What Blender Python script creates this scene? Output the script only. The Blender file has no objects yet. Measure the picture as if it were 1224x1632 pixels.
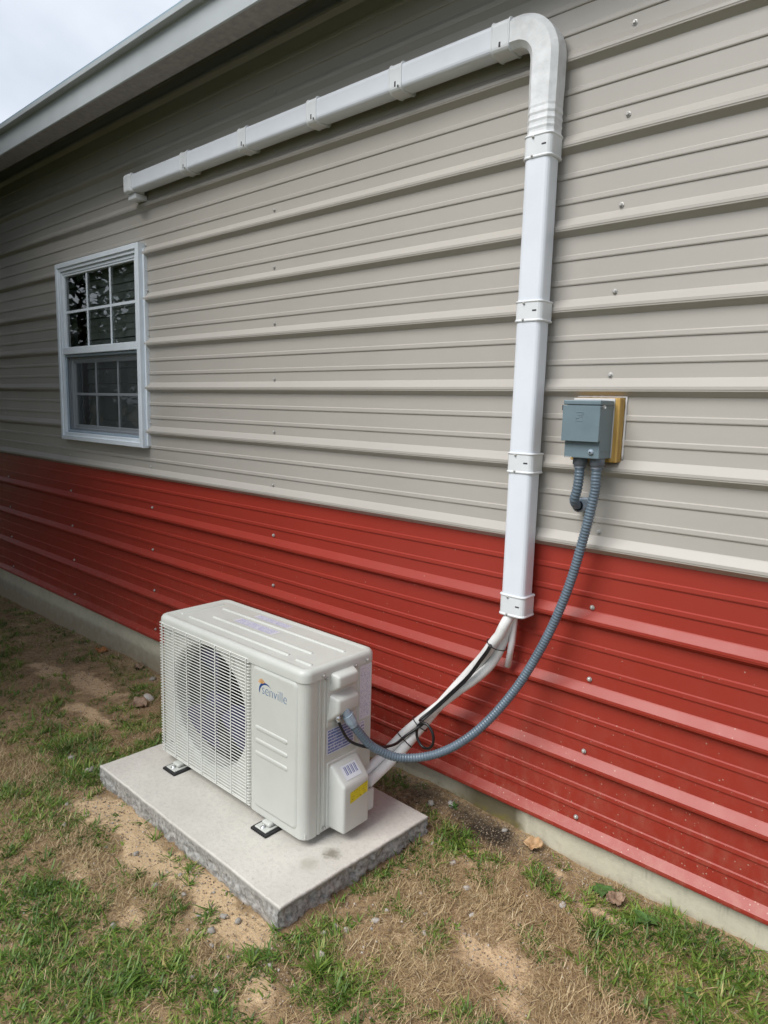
import bpy, bmesh, math, random
import numpy as np
from mathutils import Vector, Matrix, noise

random.seed(7)
rng = np.random.default_rng(11)
scene = bpy.context.scene
C = scene.collection

# ------------------------------------------------------------------ camera
YAW, PITCH, ROLL = -0.730745, -0.149279, 0.0275198
fwd = Vector((math.sin(YAW) * math.cos(PITCH), math.cos(YAW) * math.cos(PITCH), math.sin(PITCH)))
rgt = Vector((math.cos(YAW), -math.sin(YAW), 0.0))
upv = rgt.cross(fwd)
r2 = math.cos(ROLL) * rgt + math.sin(ROLL) * upv
u2 = -math.sin(ROLL) * rgt + math.cos(ROLL) * upv
cam = bpy.data.cameras.new('camera')
cam.sensor_fit = 'HORIZONTAL'
cam.sensor_width = 36.0
cam.lens = 36.0 * 1093.83 / 1224.0
cam.clip_start = 0.05
cam.clip_end = 2000.0
camo = bpy.data.objects.new('camera', cam)
M4 = Matrix(((r2.x, u2.x, -fwd.x, 0.0), (r2.y, u2.y, -fwd.y, -1.9101), (r2.z, u2.z, -fwd.z, 1.4173), (0, 0, 0, 1)))
camo.matrix_world = M4
C.objects.link(camo)
scene.camera = camo

# ------------------------------------------------------------------ sky, sun, exposure
SUN_DIR = Vector((-0.16, -0.64, 0.745)).normalized()      # towards the veiled sun
world = bpy.data.worlds.new('World')
scene.world = world
world.use_nodes = True
wn = world.node_tree.nodes
wl = world.node_tree.links
wn.clear()
sky = wn.new('ShaderNodeTexSky')
sky.sky_type = 'NISHITA'
sky.sun_disc = False
sky.sun_elevation = math.asin(SUN_DIR.z)
sky.sun_rotation = math.atan2(SUN_DIR.x, SUN_DIR.y)
sky.air_density = 1.0
sky.dust_density = 2.0
tc = wn.new('ShaderNodeTexCoord')
cn = wn.new('ShaderNodeTexNoise')
cn.inputs['Scale'].default_value = 2.1
cn.inputs['Detail'].default_value = 6
cn.inputs['Roughness'].default_value = 0.5
cn.inputs['Distortion'].default_value = 0.3
wl.new(tc.outputs['Generated'], cn.inputs['Vector'])
cr = wn.new('ShaderNodeValToRGB')
cr.color_ramp.elements[0].position = 0.36
cr.color_ramp.elements[0].color = (3.1, 3.55, 4.3, 1)
cr.color_ramp.elements[1].position = 0.66
cr.color_ramp.elements[1].color = (6.9, 7.25, 7.7, 1)
wl.new(cn.outputs['Fac'], cr.inputs['Fac'])
mx = wn.new('ShaderNodeMix')
mx.data_type = 'RGBA'
mx.inputs[0].default_value = 0.9
wl.new(sky.outputs['Color'], mx.inputs[6])
wl.new(cr.outputs['Color'], mx.inputs[7])
bg = wn.new('ShaderNodeBackground')
bg.inputs['Strength'].default_value = 0.066
wl.new(mx.outputs[2], bg.inputs['Color'])
wo = wn.new('ShaderNodeOutputWorld')
wl.new(bg.outputs[0], wo.inputs['Surface'])

sun = bpy.data.lights.new('sun', 'SUN')
sun.energy = 1.5
sun.angle = math.radians(36)
sun.color = (1.0, 0.98, 0.945)
suno = bpy.data.objects.new('sun', sun)
suno.rotation_euler = (-SUN_DIR).to_track_quat('-Z', 'Y').to_euler()
suno.location = (0, -4, 8)
C.objects.link(suno)

vs = scene.view_settings
vs.view_transform = 'Standard'
vs.look = 'None'
vs.gamma = 1.0
vs.use_curve_mapping = False
vs.exposure = 1.25
scene.cycles.max_bounces = 6
scene.cycles.diffuse_bounces = 3
scene.cycles.glossy_bounces = 3
scene.cycles.transparent_max_bounces = 10
scene.cycles.caustics_reflective = False
scene.cycles.caustics_refractive = False
scene.cycles.use_adaptive_sampling = True
scene.cycles.adaptive_threshold = 0.02
scene.cycles.use_denoising = True

# ------------------------------------------------------------------ material helpers
def nodes_of(m):
    m.use_nodes = True
    nt = m.node_tree
    return nt, nt.nodes['Principled BSDF']

def N(nt, typ, **kw):
    n = nt.nodes.new(typ)
    for k, v in kw.items():
        if k in n.inputs:
            n.inputs[k].default_value = v
        else:
            setattr(n, k, v)
    return n

def math_node(nt, op, a, b=None, clamp=False):
    n = nt.nodes.new('ShaderNodeMath')
    n.operation = op
    n.use_clamp = clamp
    for i, v in enumerate((a, b)):
        if v is None:
            continue
        if isinstance(v, (int, float)):
            n.inputs[i].default_value = v
        else:
            nt.links.new(v, n.inputs[i])
    return n.outputs[0]

def mix_col(nt, fac, a, b):
    n = nt.nodes.new('ShaderNodeMix')
    n.data_type = 'RGBA'
    if isinstance(fac, (int, float)):
        n.inputs[0].default_value = fac
    else:
        nt.links.new(fac, n.inputs[0])
    for i, v in ((6, a), (7, b)):
        if isinstance(v, tuple):
            n.inputs[i].default_value = (*v[:3], 1)
        else:
            nt.links.new(v, n.inputs[i])
    return n.outputs[2]

def ramp(nt, fac, lo, hi):
    n = nt.nodes.new('ShaderNodeMapRange')
    n.inputs[1].default_value = lo
    n.inputs[2].default_value = hi
    nt.links.new(fac, n.inputs[0])
    return n.outputs[0]

def noise_tex(nt, scale, detail=4.0, rough=0.55, vec=None, stretch=None):
    n = nt.nodes.new('ShaderNodeTexNoise')
    n.inputs['Scale'].default_value = scale
    n.inputs['Detail'].default_value = detail
    n.inputs['Roughness'].default_value = rough
    if vec is None:
        vec = nt.nodes.new('ShaderNodeTexCoord').outputs['Object']
    if stretch:
        mp = nt.nodes.new('ShaderNodeMapping')
        mp.inputs['Scale'].default_value = stretch
        nt.links.new(vec, mp.inputs['Vector'])
        vec = mp.outputs[0]
    nt.links.new(vec, n.inputs['Vector'])
    return n.outputs['Fac']

def bump(nt, bsdf, height, strength=0.2, dist=0.01):
    b = nt.nodes.new('ShaderNodeBump')
    b.inputs['Strength'].default_value = strength
    b.inputs['Distance'].default_value = dist
    nt.links.new(height, b.inputs['Height'])
    nt.links.new(b.outputs[0], bsdf.inputs['Normal'])

def plain(name, col, rough=0.5, metal=0.0, var=0.06, scale=14.0, bmp=0.0, bscale=200.0, spec=0.5):
    m = bpy.data.materials.new(name)
    nt, b = nodes_of(m)
    b.inputs['Roughness'].default_value = rough
    b.inputs['Metallic'].default_value = metal
    b.inputs['Specular IOR Level'].default_value = spec
    f = noise_tex(nt, scale, 5.0)
    dark = tuple(c * (1 - var * 1.6) for c in col)
    lite = tuple(min(1, c * (1 + var)) for c in col)
    nt.links.new(mix_col(nt, ramp(nt, f, 0.3, 0.7), dark, lite), b.inputs['Base Color'])
    r = math_node(nt, 'ADD', math_node(nt, 'MULTIPLY', f, 0.16), rough - 0.08)
    nt.links.new(r, b.inputs['Roughness'])
    if bmp:
        bump(nt, b, noise_tex(nt, bscale, 3.0), bmp, 0.004)
    return m

def siding_mat(name, col, dirt, rough):
    m = bpy.data.materials.new(name)
    nt, b = nodes_of(m)
    tcn = nt.nodes.new('ShaderNodeTexCoord')
    ob = tcn.outputs['Object']
    big = noise_tex(nt, 1.3, 3.0, 0.5, ob)
    streak = noise_tex(nt, 7.0, 4.0, 0.6, ob, (1.0, 1.0, 0.16))
    c0 = mix_col(nt, ramp(nt, big, 0.3, 0.7), tuple(c * 0.95 for c in col), tuple(c * 1.04 for c in col))
    c1 = mix_col(nt, math_node(nt, 'MULTIPLY', ramp(nt, streak, 0.5, 0.8), 0.10), c0, dirt)
    # splashed soil specks, denser low on the wall
    vor = nt.nodes.new('ShaderNodeTexVoronoi')
    vor.inputs['Scale'].default_value = 120.0
    nt.links.new(ob, vor.inputs['Vector'])
    sep = nt.nodes.new('ShaderNodeSeparateXYZ')
    nt.links.new(ob, sep.inputs[0])
    lowness = math_node(nt, 'SUBTRACT', 1.0, math_node(nt, 'MULTIPLY', sep.outputs[2], 1.0), True)
    sepc = nt.nodes.new('ShaderNodeSeparateColor')
    nt.links.new(vor.outputs['Color'], sepc.inputs[0])
    pick = math_node(nt, 'LESS_THAN', sepc.outputs[0], math_node(nt, 'MULTIPLY', math_node(nt, 'POWER', lowness, 2.2), 0.42))
    dot = math_node(nt, 'LESS_THAN', vor.outputs['Distance'], math_node(nt, 'MULTIPLY', sepc.outputs[1], 0.28))
    spk = math_node(nt, 'MULTIPLY', math_node(nt, 'MULTIPLY', pick, dot), 0.5)
    dustn = noise_tex(nt, 26.0, 6.0, 0.7, ob, (1.0, 1.0, 0.55))
    film = math_node(nt, 'MULTIPLY', ramp(nt, dustn, 0.45, 0.75), math_node(nt, 'MULTIPLY', math_node(nt, 'POWER', lowness, 3.0), 0.34))
    c1 = mix_col(nt, film, c1, (0.44, 0.29, 0.20))
    c2 = mix_col(nt, spk, c1, (0.50, 0.36, 0.28))
    nt.links.new(c2, b.inputs['Base Color'])
    rr_ = math_node(nt, 'ADD', math_node(nt, 'MULTIPLY', streak, 0.18), rough - 0.09)
    nt.links.new(rr_, b.inputs['Roughness'])
    oil = noise_tex(nt, 2.6, 2.0, 0.5, ob, (0.35, 1, 1.6))
    bump(nt, b, oil, 0.10, 0.02)
    return m

MAT = {}
MAT['beige'] = siding_mat('beige_painted_steel', (0.415, 0.389, 0.354), (0.29, 0.27, 0.23), 0.38)
MAT['red'] = siding_mat('red_painted_steel', (0.305, 0.033, 0.021), (0.25, 0.05, 0.036), 0.40)
MAT['red'].node_tree.nodes['Principled BSDF'].inputs['Specular IOR Level'].default_value = 0.42
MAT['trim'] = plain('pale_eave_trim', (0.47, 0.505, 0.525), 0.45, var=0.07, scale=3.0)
MAT['under'] = plain('shaded_eave_return', (0.36, 0.345, 0.345), 0.6, var=0.14, scale=40.0)  # trim's underside: shade and brown ground reflection put into the colour
MAT['roof'] = plain('roof_steel', (0.32, 0.42, 0.50), 0.35, var=0.05)
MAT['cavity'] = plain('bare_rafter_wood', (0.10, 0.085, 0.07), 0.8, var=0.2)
MAT['screw'] = plain('zinc_screw', (0.46, 0.45, 0.43), 0.38, 0.35, var=0.1)
MAT['vinyl'] = plain('white_vinyl', (0.72, 0.78, 0.84), 0.35, var=0.03)
MAT['duct'] = plain('white_duct_plastic', (0.72, 0.755, 0.815), 0.33, var=0.03, scale=5.0)
MAT['coupling'] = plain('white_coupling_plastic', (0.69, 0.71, 0.73), 0.42, var=0.04, scale=9.0)
MAT['flex'] = plain('white_flexible_elbow', (0.70, 0.715, 0.73), 0.42, var=0.08, scale=30.0, bmp=0.15, bscale=120)
MAT['slot'] = plain('dark_slot', (0.03, 0.03, 0.035), 0.6)
MAT['ac'] = plain('ivory_powder_coat', (0.55, 0.562, 0.522), 0.38, var=0.03, scale=6.0, bmp=0.05, bscale=700)
MAT['acplastic'] = plain('ivory_moulded_plastic', (0.575, 0.582, 0.548), 0.32, var=0.03, scale=8.0)
MAT['wire'] = plain('ivory_coated_wire', (0.72, 0.725, 0.68), 0.35, var=0.03)
MAT['fan'] = plain('dark_fan_plastic', (0.045, 0.042, 0.11), 0.35)
MAT['dark'] = plain('dark_interior', (0.018, 0.018, 0.022), 0.7)
MAT['coil'] = plain('dark_coil_fins', (0.03, 0.03, 0.035), 0.6, 0.0)
MAT['rubber'] = plain('black_rubber', (0.022, 0.022, 0.022), 0.75, var=0.3, scale=80, bmp=0.5, bscale=160)
MAT['blacktube'] = plain('black_cable_jacket', (0.012, 0.012, 0.013), 0.35)
MAT['foam'] = plain('white_pipe_insulation', (0.73, 0.73, 0.72), 0.55, var=0.07, scale=18.0, bmp=0.12, bscale=40)
MAT['drain'] = plain('white_pvc', (0.75, 0.72, 0.74), 0.35, var=0.04)
MAT['conduit'] = plain('grey_flexible_conduit', (0.115, 0.155, 0.195), 0.32, var=0.1)
MAT['fitting'] = plain('light_grey_fitting', (0.30, 0.37, 0.44), 0.45)
MAT['fitting_dark'] = plain('dark_grey_fitting', (0.13, 0.15, 0.18), 0.5)
MAT['metal'] = plain('bright_zinc', (0.72, 0.74, 0.76), 0.28, 0.8)
MAT['box'] = plain('blue_grey_enamel', (0.15, 0.205, 0.235), 0.42, 0.0, var=0.05, scale=20)
MAT['caulk'] = plain('white_caulk', (0.60, 0.59, 0.59), 0.6, var=0.05, bmp=0.3, bscale=60)
MAT['blue'] = plain('dark_blue_print', (0.008, 0.05, 0.22), 0.45)
MAT['lettering'] = plain('slate_blue_print', (0.04, 0.13, 0.32), 0.45)
MAT['orange'] = plain('orange_print', (0.75, 0.33, 0.03), 0.45)

def wood_mat():
    m = bpy.data.materials.new('yellow_pine')
    nt, b = nodes_of(m)
    g = noise_tex(nt, 30.0, 5.0, 0.6, None, (3.0, 3.0, 0.25))
    c = mix_col(nt, ramp(nt, g, 0.35, 0.65), (0.55, 0.36, 0.10), (0.36, 0.20, 0.05))
    nt.links.new(c, b.inputs['Base Color'])
    b.inputs['Roughness'].default_value = 0.6
    bump(nt, b, g, 0.3, 0.003)
    return m
MAT['wood'] = wood_mat()

def print_mat(name, base, ink, rows, cols, axes=(0, 1), thr=0.45, duty=0.2):
    """flat print: rows of broken text strokes"""
    m = bpy.data.materials.new(name)
    nt, b = nodes_of(m)
    tcn = nt.nodes.new('ShaderNodeTexCoord')
    sep = nt.nodes.new('ShaderNodeSeparateXYZ')
    nt.links.new(tcn.outputs['Generated'], sep.inputs[0])
    u, v = sep.outputs[axes[0]], sep.outputs[axes[1]]
    vv = math_node(nt, 'MULTIPLY', v, float(rows))
    row = math_node(nt, 'FLOOR', vv)
    frac = math_node(nt, 'FRACT', vv)
    inrow = math_node(nt, 'MULTIPLY', math_node(nt, 'GREATER_THAN', frac, duty), math_node(nt, 'LESS_THAN', frac, 1 - duty))
    comb = nt.nodes.new('ShaderNodeCombineXYZ')
    nt.links.new(math_node(nt, 'MULTIPLY', u, float(cols)), comb.inputs[0])
    nt.links.new(math_node(nt, 'MULTIPLY', row, 7.31), comb.inputs[1])
    nz = noise_tex(nt, 1.0, 2.0, 0.6, comb.outputs[0])
    on = math_node(nt, 'GREATER_THAN', nz, thr)
    edge = math_node(nt, 'MULTIPLY', math_node(nt, 'GREATER_THAN', u, 0.05), math_node(nt, 'LESS_THAN', u, 0.95))
    edge2 = math_node(nt, 'MULTIPLY', math_node(nt, 'GREATER_THAN', v, 0.04), math_node(nt, 'LESS_THAN', v, 0.96))
    f = math_node(nt, 'MULTIPLY', math_node(nt, 'MULTIPLY', inrow, on), math_node(nt, 'MULTIPLY', edge, edge2))
    nt.links.new(mix_col(nt, f, base, ink), b.inputs['Base Color'])
    b.inputs['Roughness'].default_value = 0.4
    return m

def glass_mat():
    m = bpy.data.materials.new('window_glass')
    m.use_nodes = True
    nt = m.node_tree
    nt.nodes.clear()
    out = nt.nodes.new('ShaderNodeOutputMaterial')
    tr = nt.nodes.new('ShaderNodeBsdfTransparent')
    tr.inputs[0].default_value = (0.86, 0.92, 0.90, 1)
    gl = nt.nodes.new('ShaderNodeBsdfGlossy')
    gl.inputs['Roughness'].default_value = 0.004
    fr = nt.nodes.new('ShaderNodeFresnel')
    fr.inputs['IOR'].default_value = 1.52
    wob = noise_tex(nt, 2.2, 1.0)
    bp = nt.nodes.new('ShaderNodeBump')
    bp.inputs['Strength'].default_value = 0.05
    bp.inputs['Distance'].default_value = 0.02
    nt.links.new(wob, bp.inputs['Height'])
    f2 = math_node(nt, 'MULTIPLY', fr.outputs[0], 1.9, True)   # two surfaces of a double pane
    mx_ = nt.nodes.new('ShaderNodeMixShader')
    nt.links.new(f2, mx_.inputs[0])
    nt.links.new(tr.outputs[0], mx_.inputs[1])
    nt.links.new(gl.outputs[0], mx_.inputs[2])
    nt.links.new(mx_.outputs[0], out.inputs[0])
    return m
MAT['glass'] = glass_mat()

def screen_mat():
    m = bpy.data.materials.new('insect_screen')
    m.use_nodes = True
    nt = m.node_tree
    nt.nodes.clear()
    out = nt.nodes.new('ShaderNodeOutputMaterial')
    tr = nt.nodes.new('ShaderNodeBsdfTransparent')
    df = nt.nodes.new('ShaderNodeBsdfDiffuse')
    df.inputs[0].default_value = (0.06, 0.065, 0.07, 1)
    mx_ = nt.nodes.new('ShaderNodeMixShader')
    mx_.inputs[0].default_value = 0.46
    nt.links.new(tr.outputs[0], mx_.inputs[1])
    nt.links.new(df.outputs[0], mx_.inputs[2])
    nt.links.new(mx_.outputs[0], out.inputs[0])
    return m
MAT['screen'] = screen_mat()
MAT['blind'] = plain('pale_blind_slat', (0.74, 0.76, 0.72), 0.5)
MAT['inside'] = plain('room_wall', (0.35, 0.34, 0.32), 0.8)

# ------------------------------------------------------------------ object helpers
def link(name, me, mat=None, parent=None, smooth=False):
    o = bpy.data.objects.new(name, me)
    C.objects.link(o)
    if mat is not None and me is not None and not me.materials:
        me.materials.append(MAT[mat] if isinstance(mat, str) else mat)
    if smooth and me is not None:
        me.polygons.foreach_set('use_smooth', [True] * len(me.polygons))
    if parent is not None:
        o.parent = parent
    return o

def tag(o, label, cat=None, group=None, kind=None):
    if label:
        o['label'] = label
    if cat:
        o['category'] = cat
    if group:
        o['group'] = group
    if kind:
        o['kind'] = kind
    return o

def empty(name, loc, label, cat, group=None):
    o = bpy.data.objects.new(name, None)
    o.location = loc
    o.empty_display_size = 0.1
    C.objects.link(o)
    return tag(o, label, cat, group)

def bm_mesh(name, bm):
    me = bpy.data.meshes.new(name)
    bm.normal_update()
    bm.to_mesh(me)
    bm.free()
    return me

def add_box(bm, x0, x1, y0, y1, z0, z1, bev=0.0, seg=2):
    r = bmesh.ops.create_cube(bm, size=1.0)
    vs_ = r['verts']
    for v in vs_:
        v.co = Vector(((x0 + x1) / 2 + v.co.x * (x1 - x0), (y0 + y1) / 2 + v.co.y * (y1 - y0), (z0 + z1) / 2 + v.co.z * (z1 - z0)))
    if bev > 0:
        es = list({e for v in vs_ for e in v.link_edges})
        bmesh.ops.bevel(bm, geom=es, offset=bev, segments=seg, profile=0.5, affect='EDGES')

def box(name, x0, x1, y0, y1, z0, z1, mat, parent=None, bev=0.0, seg=2):
    bm = bmesh.new()
    add_box(bm, x0, x1, y0, y1, z0, z1, bev, seg)
    return link(name, bm_mesh(name, bm), mat, parent)

def pydata(name, verts, faces):
    me = bpy.data.meshes.new(name)
    me.from_pydata([tuple(v) for v in verts], [], faces)
    me.update()
    return me

def catmull(pts, n=8):
    P = [Vector(p) for p in pts]
    P = [P[0] * 2 - P[1]] + P + [P[-1] * 2 - P[-2]]
    out = []
    for i in range(1, len(P) - 2):
        p0, p1, p2, p3 = P[i - 1:i + 3]
        for k in range(n):
            t = k / n
            out.append(0.5 * ((2 * p1) + (-p0 + p2) * t + (2 * p0 - 5 * p1 + 4 * p2 - p3) * t * t + (-p0 + 3 * p1 - 3 * p2 + p3) * t ** 3))
    out.append(P[-2].copy())
    return out

def resample(pts, step):
    out = [pts[0].copy()]
    acc = 0.0
    for a, b in zip(pts[:-1], pts[1:]):
        L = (b - a).length
        d = step - acc
        while d <= L:
            out.append(a.lerp(b, d / L))
            d += step
        acc = (acc + L) % step
    return out

def frames(pts, ref=None):
    T = []
    for i in range(len(pts)):
        a = pts[max(0, i - 1)]
        b = pts[min(len(pts) - 1, i + 1)]
        T.append((b - a).normalized())
    if ref is None:
        ref = Vector((0, 0, 1)) if abs(T[0].z) < 0.9 else Vector((1, 0, 0))
    n = (ref - T[0] * ref.dot(T[0])).normalized()
    out = []
    for t in T:
        n = (n - t * n.dot(t)).normalized()
        out.append((n, t.cross(n)))
    return out

def sweep(pts, profile, scale=None, ref=None, caps=True):
    """profile: list of (a,b) along the frame's two axes; scale(i)->factor"""
    fr = frames(pts, ref)
    m = len(profile)
    V, F = [], []
    for i, p in enumerate(pts):
        n, b = fr[i]
        s = scale(i) if scale else 1.0
        for a, c in profile:
            V.append(p + n * (a * s) + b * (c * s))
    for i in range(len(pts) - 1):
        for j in range(m):
            k = (j + 1) % m
            F.append((i * m + j, i * m + k, (i + 1) * m + k, (i + 1) * m + j))
    if caps:
        F.append(tuple(range(m))[::-1])
        F.append(tuple(range((len(pts) - 1) * m, len(pts) * m)))
    return V, F

def circ(r, n=10):
    return [(r * math.cos(2 * math.pi * i / n), r * math.sin(2 * math.pi * i / n)) for i in range(n)]

def tube(name, pts, r, mat, parent=None, n=10, scale=None, caps=True):
    V, F = sweep(pts, circ(r, n), scale, None, caps)
    return link(name, pydata(name, V, F), mat, parent, True)

def rrect(w, h, r, n=4):
    out = []
    for cx, cy, a0 in ((w / 2 - r, h / 2 - r, 0), (-w / 2 + r, h / 2 - r, 90), (-w / 2 + r, -h / 2 + r, 180), (w / 2 - r, -h / 2 + r, 270)):
        for i in range(n + 1):
            a = math.radians(a0 + 90 * i / n)
            out.append((cx + r * math.cos(a), cy + r * math.sin(a)))
    return out

def lathe_y(name, prof, mat, parent=None, n=12, smooth=True):
    """prof: (radius, y) list, revolved around the local y axis"""
    V, F = [], []
    for r, y in prof:
        for i in range(n):
            a = 2 * math.pi * i / n
            V.append((r * math.cos(a), y, r * math.sin(a)))
    for k in range(len(prof) - 1):
        for i in range(n):
            j = (i + 1) % n
            F.append((k * n + i, k * n + j, (k + 1) * n + j, (k + 1) * n + i))
    F.append(tuple(range(n)))
    F.append(tuple(range((len(prof) - 1) * n, len(prof) * n))[::-1])
    return link(name, pydata(name, V, F), mat, parent, smooth)

def text_mesh(body, size, offset=0.0):
    cu = bpy.data.curves.new('lettering', 'FONT')
    cu.body = body
    cu.size = size
    cu.offset = offset
    cu.resolution_u = 4
    cu.extrude = 0.0003
    o = bpy.data.objects.new('tmp', cu)
    C.objects.link(o)
    bpy.context.view_layer.update()
    dg = bpy.context.evaluated_depsgraph_get()
    me = bpy.data.meshes.new_from_object(o.evaluated_get(dg))
    bpy.data.objects.remove(o)
    return me

# ================================================================== GROUND
def base_h(x):
    return float(np.interp(x, [-200, -6, -4.6, -3.4, -2.55, -2.2, 200], [-0.2, -0.14, -0.12, -0.085, -0.015, 0, 0]))

def wall_h(x):
    return float(np.interp(x, [-200, -6, -4.6, -3.76, -3.37, -2.4, -1.45, -1.0, -0.8, -0.6, -0.3, 200],
                           [-0.2, -0.14, -0.12, -0.09, -0.10, -0.005, 0.040, 0.018, 0.004, 0.002, 0.022, 0.02]))

def ground_z(x, y):
    w = math.exp(-abs(min(y, 0.0)) / 0.16)
    z = base_h(x) * (1 - w) + wall_h(x) * w
    if -7 < x < 1.5 and -4 < y < 0.3:
        z += 0.010 * noise.noise((x * 3.1, y * 3.1, 0.3)) + 0.006 * noise.noise((x * 11, y * 11, 1.7))
        z += 0.0032 * noise.noise((x * 34, y * 34, 4.1))
        z -= 0.022 * math.exp(-((x + 1.15) / 0.10) ** 2 - ((y + 0.07) / 0.05) ** 2)
    return z

def blob(x, y, L):
    s = 0.0
    for cx, cy, rx, ry, wt in L:
        s = max(s, wt * math.exp(-((x - cx) / rx) ** 2 - ((y - cy) / ry) ** 2))
    return s

SAND = [(-2.12, -0.90, 0.20, 0.07, 1.2), (-1.85, -0.90, 0.22, 0.065, 1.2), (-1.60, -0.89, 0.2, 0.06, 1.2), (-1.38, -0.90, 0.14, 0.07, 1.1),
        (-0.82, -0.48, 0.11, 0.07, 0.95), (-0.93, -0.40, 0.09, 0.06, 0.8), (-3.45, -0.33, 0.3, 0.07, 0.9), (-3.1, -0.52, 0.3, 0.05, 0.75),
        (-0.70, -0.13, 0.06, 0.025, 0.9), (-0.86, -0.075, 0.05, 0.02, 0.8), (-1.05, -0.62, 0.10, 0.05, 0.7), (-3.9, -0.42, 0.3, 0.07, 0.7),
        (-1.95, -1.08, 0.10, 0.05, 0.7), (-1.62, -1.08, 0.09, 0.05, 0.7), (-1.22, -0.98, 0.10, 0.05, 0.8), (-0.72, -0.60, 0.06, 0.03, 0.7)]
WET = [(-1.42, -0.08, 0.16, 0.11, 0.75), (-1.18, -0.08, 0.16, 0.085, 1.0), (-1.0, -0.06, 0.12, 0.05, 0.6), (-1.15, -0.06, 0.08, 0.045, 1.3)]
GREEN = [(-0.44, -0.16, 0.24, 0.14, 1.2), (-0.30, -0.28, 0.2, 0.14, 1.1), (-0.58, -0.10, 0.11, 0.045, 1.1), (-0.52, -0.32, 0.14, 0.09, 0.9), (-0.84, -0.145, 0.11, 0.045, 1.0),
         (-0.74, -0.10, 0.05, 0.04, 0.8), (-1.19, -0.185, 0.11, 0.04, 0.95), (-1.05, -0.17, 0.07, 0.03, 0.8), (-1.13, -0.82, 0.13, 0.09, 0.9), (-1.42, -1.10, 0.2, 0.10, 0.9),
         (-1.55, -1.30, 0.3, 0.16, 1.1), (-1.78, -1.22, 0.2, 0.12, 0.8), (-2.35, -1.02, 0.22, 0.09, 0.9), (-2.5, -0.84, 0.2, 0.08, 1.05), (-2.85, -0.75, 0.35, 0.12, 0.95),
         (-3.0, -0.42, 0.25, 0.06, 0.8), (-3.1, -0.18, 0.3, 0.05, 0.9), (-2.55, -0.55, 0.2, 0.1, 0.8), (-3.7, -0.14, 0.35, 0.04, 0.7), (-3.4, -0.62, 0.4, 0.07, 0.8),
         (-2.0, -1.16, 0.2, 0.07, 0.7), (-1.25, -1.0, 0.12, 0.06, 0.5), (-4.2, -0.6, 0.5, 0.12, 0.6), (-1.27, -0.52, 0.03, 0.12, 0.7), (-1.26, -0.30, 0.03, 0.06, 0.7),
         (-1.28, -0.74, 0.04, 0.06, 0.7), (-2.05, -0.86, 0.04, 0.02, 0.6), (-1.72, -0.865, 0.06, 0.025, 0.7), (-0.98, -0.95, 0.12, 0.08, 0.6), (-1.32, -0.875, 0.05, 0.02, 0.6)]
DRY = [(-0.95, -0.36, 0.2, 0.13, 1.0), (-0.78, -0.32, 0.13, 0.1, 0.9), (-0.96, -0.66, 0.18, 0.13, 0.9), (-1.08, -0.45, 0.12, 0.10, 0.9), (-2.0, -1.05, 0.3, 0.08, 0.6),
       (-1.75, -1.05, 0.22, 0.08, 0.7), (-0.6, -0.5, 0.16, 0.12, 0.8), (-2.75, -0.98, 0.4, 0.1, 0.7), (-2.9, -0.58, 0.3, 0.05, 0.6), (-1.35, -1.0, 0.14, 0.06, 0.6), (-0.75, -0.75, 0.15, 0.1, 0.7)]

def warp(x, y):
    return (x + 0.06 * noise.noise((x * 5, y * 5, 9.0)) + 0.022 * noise.noise((x * 17, y * 17, 3.0)),
            y + 0.045 * noise.noise((x * 5, y * 5, 21.0)) + 0.018 * noise.noise((x * 17, y * 17, 13.0)))

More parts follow.
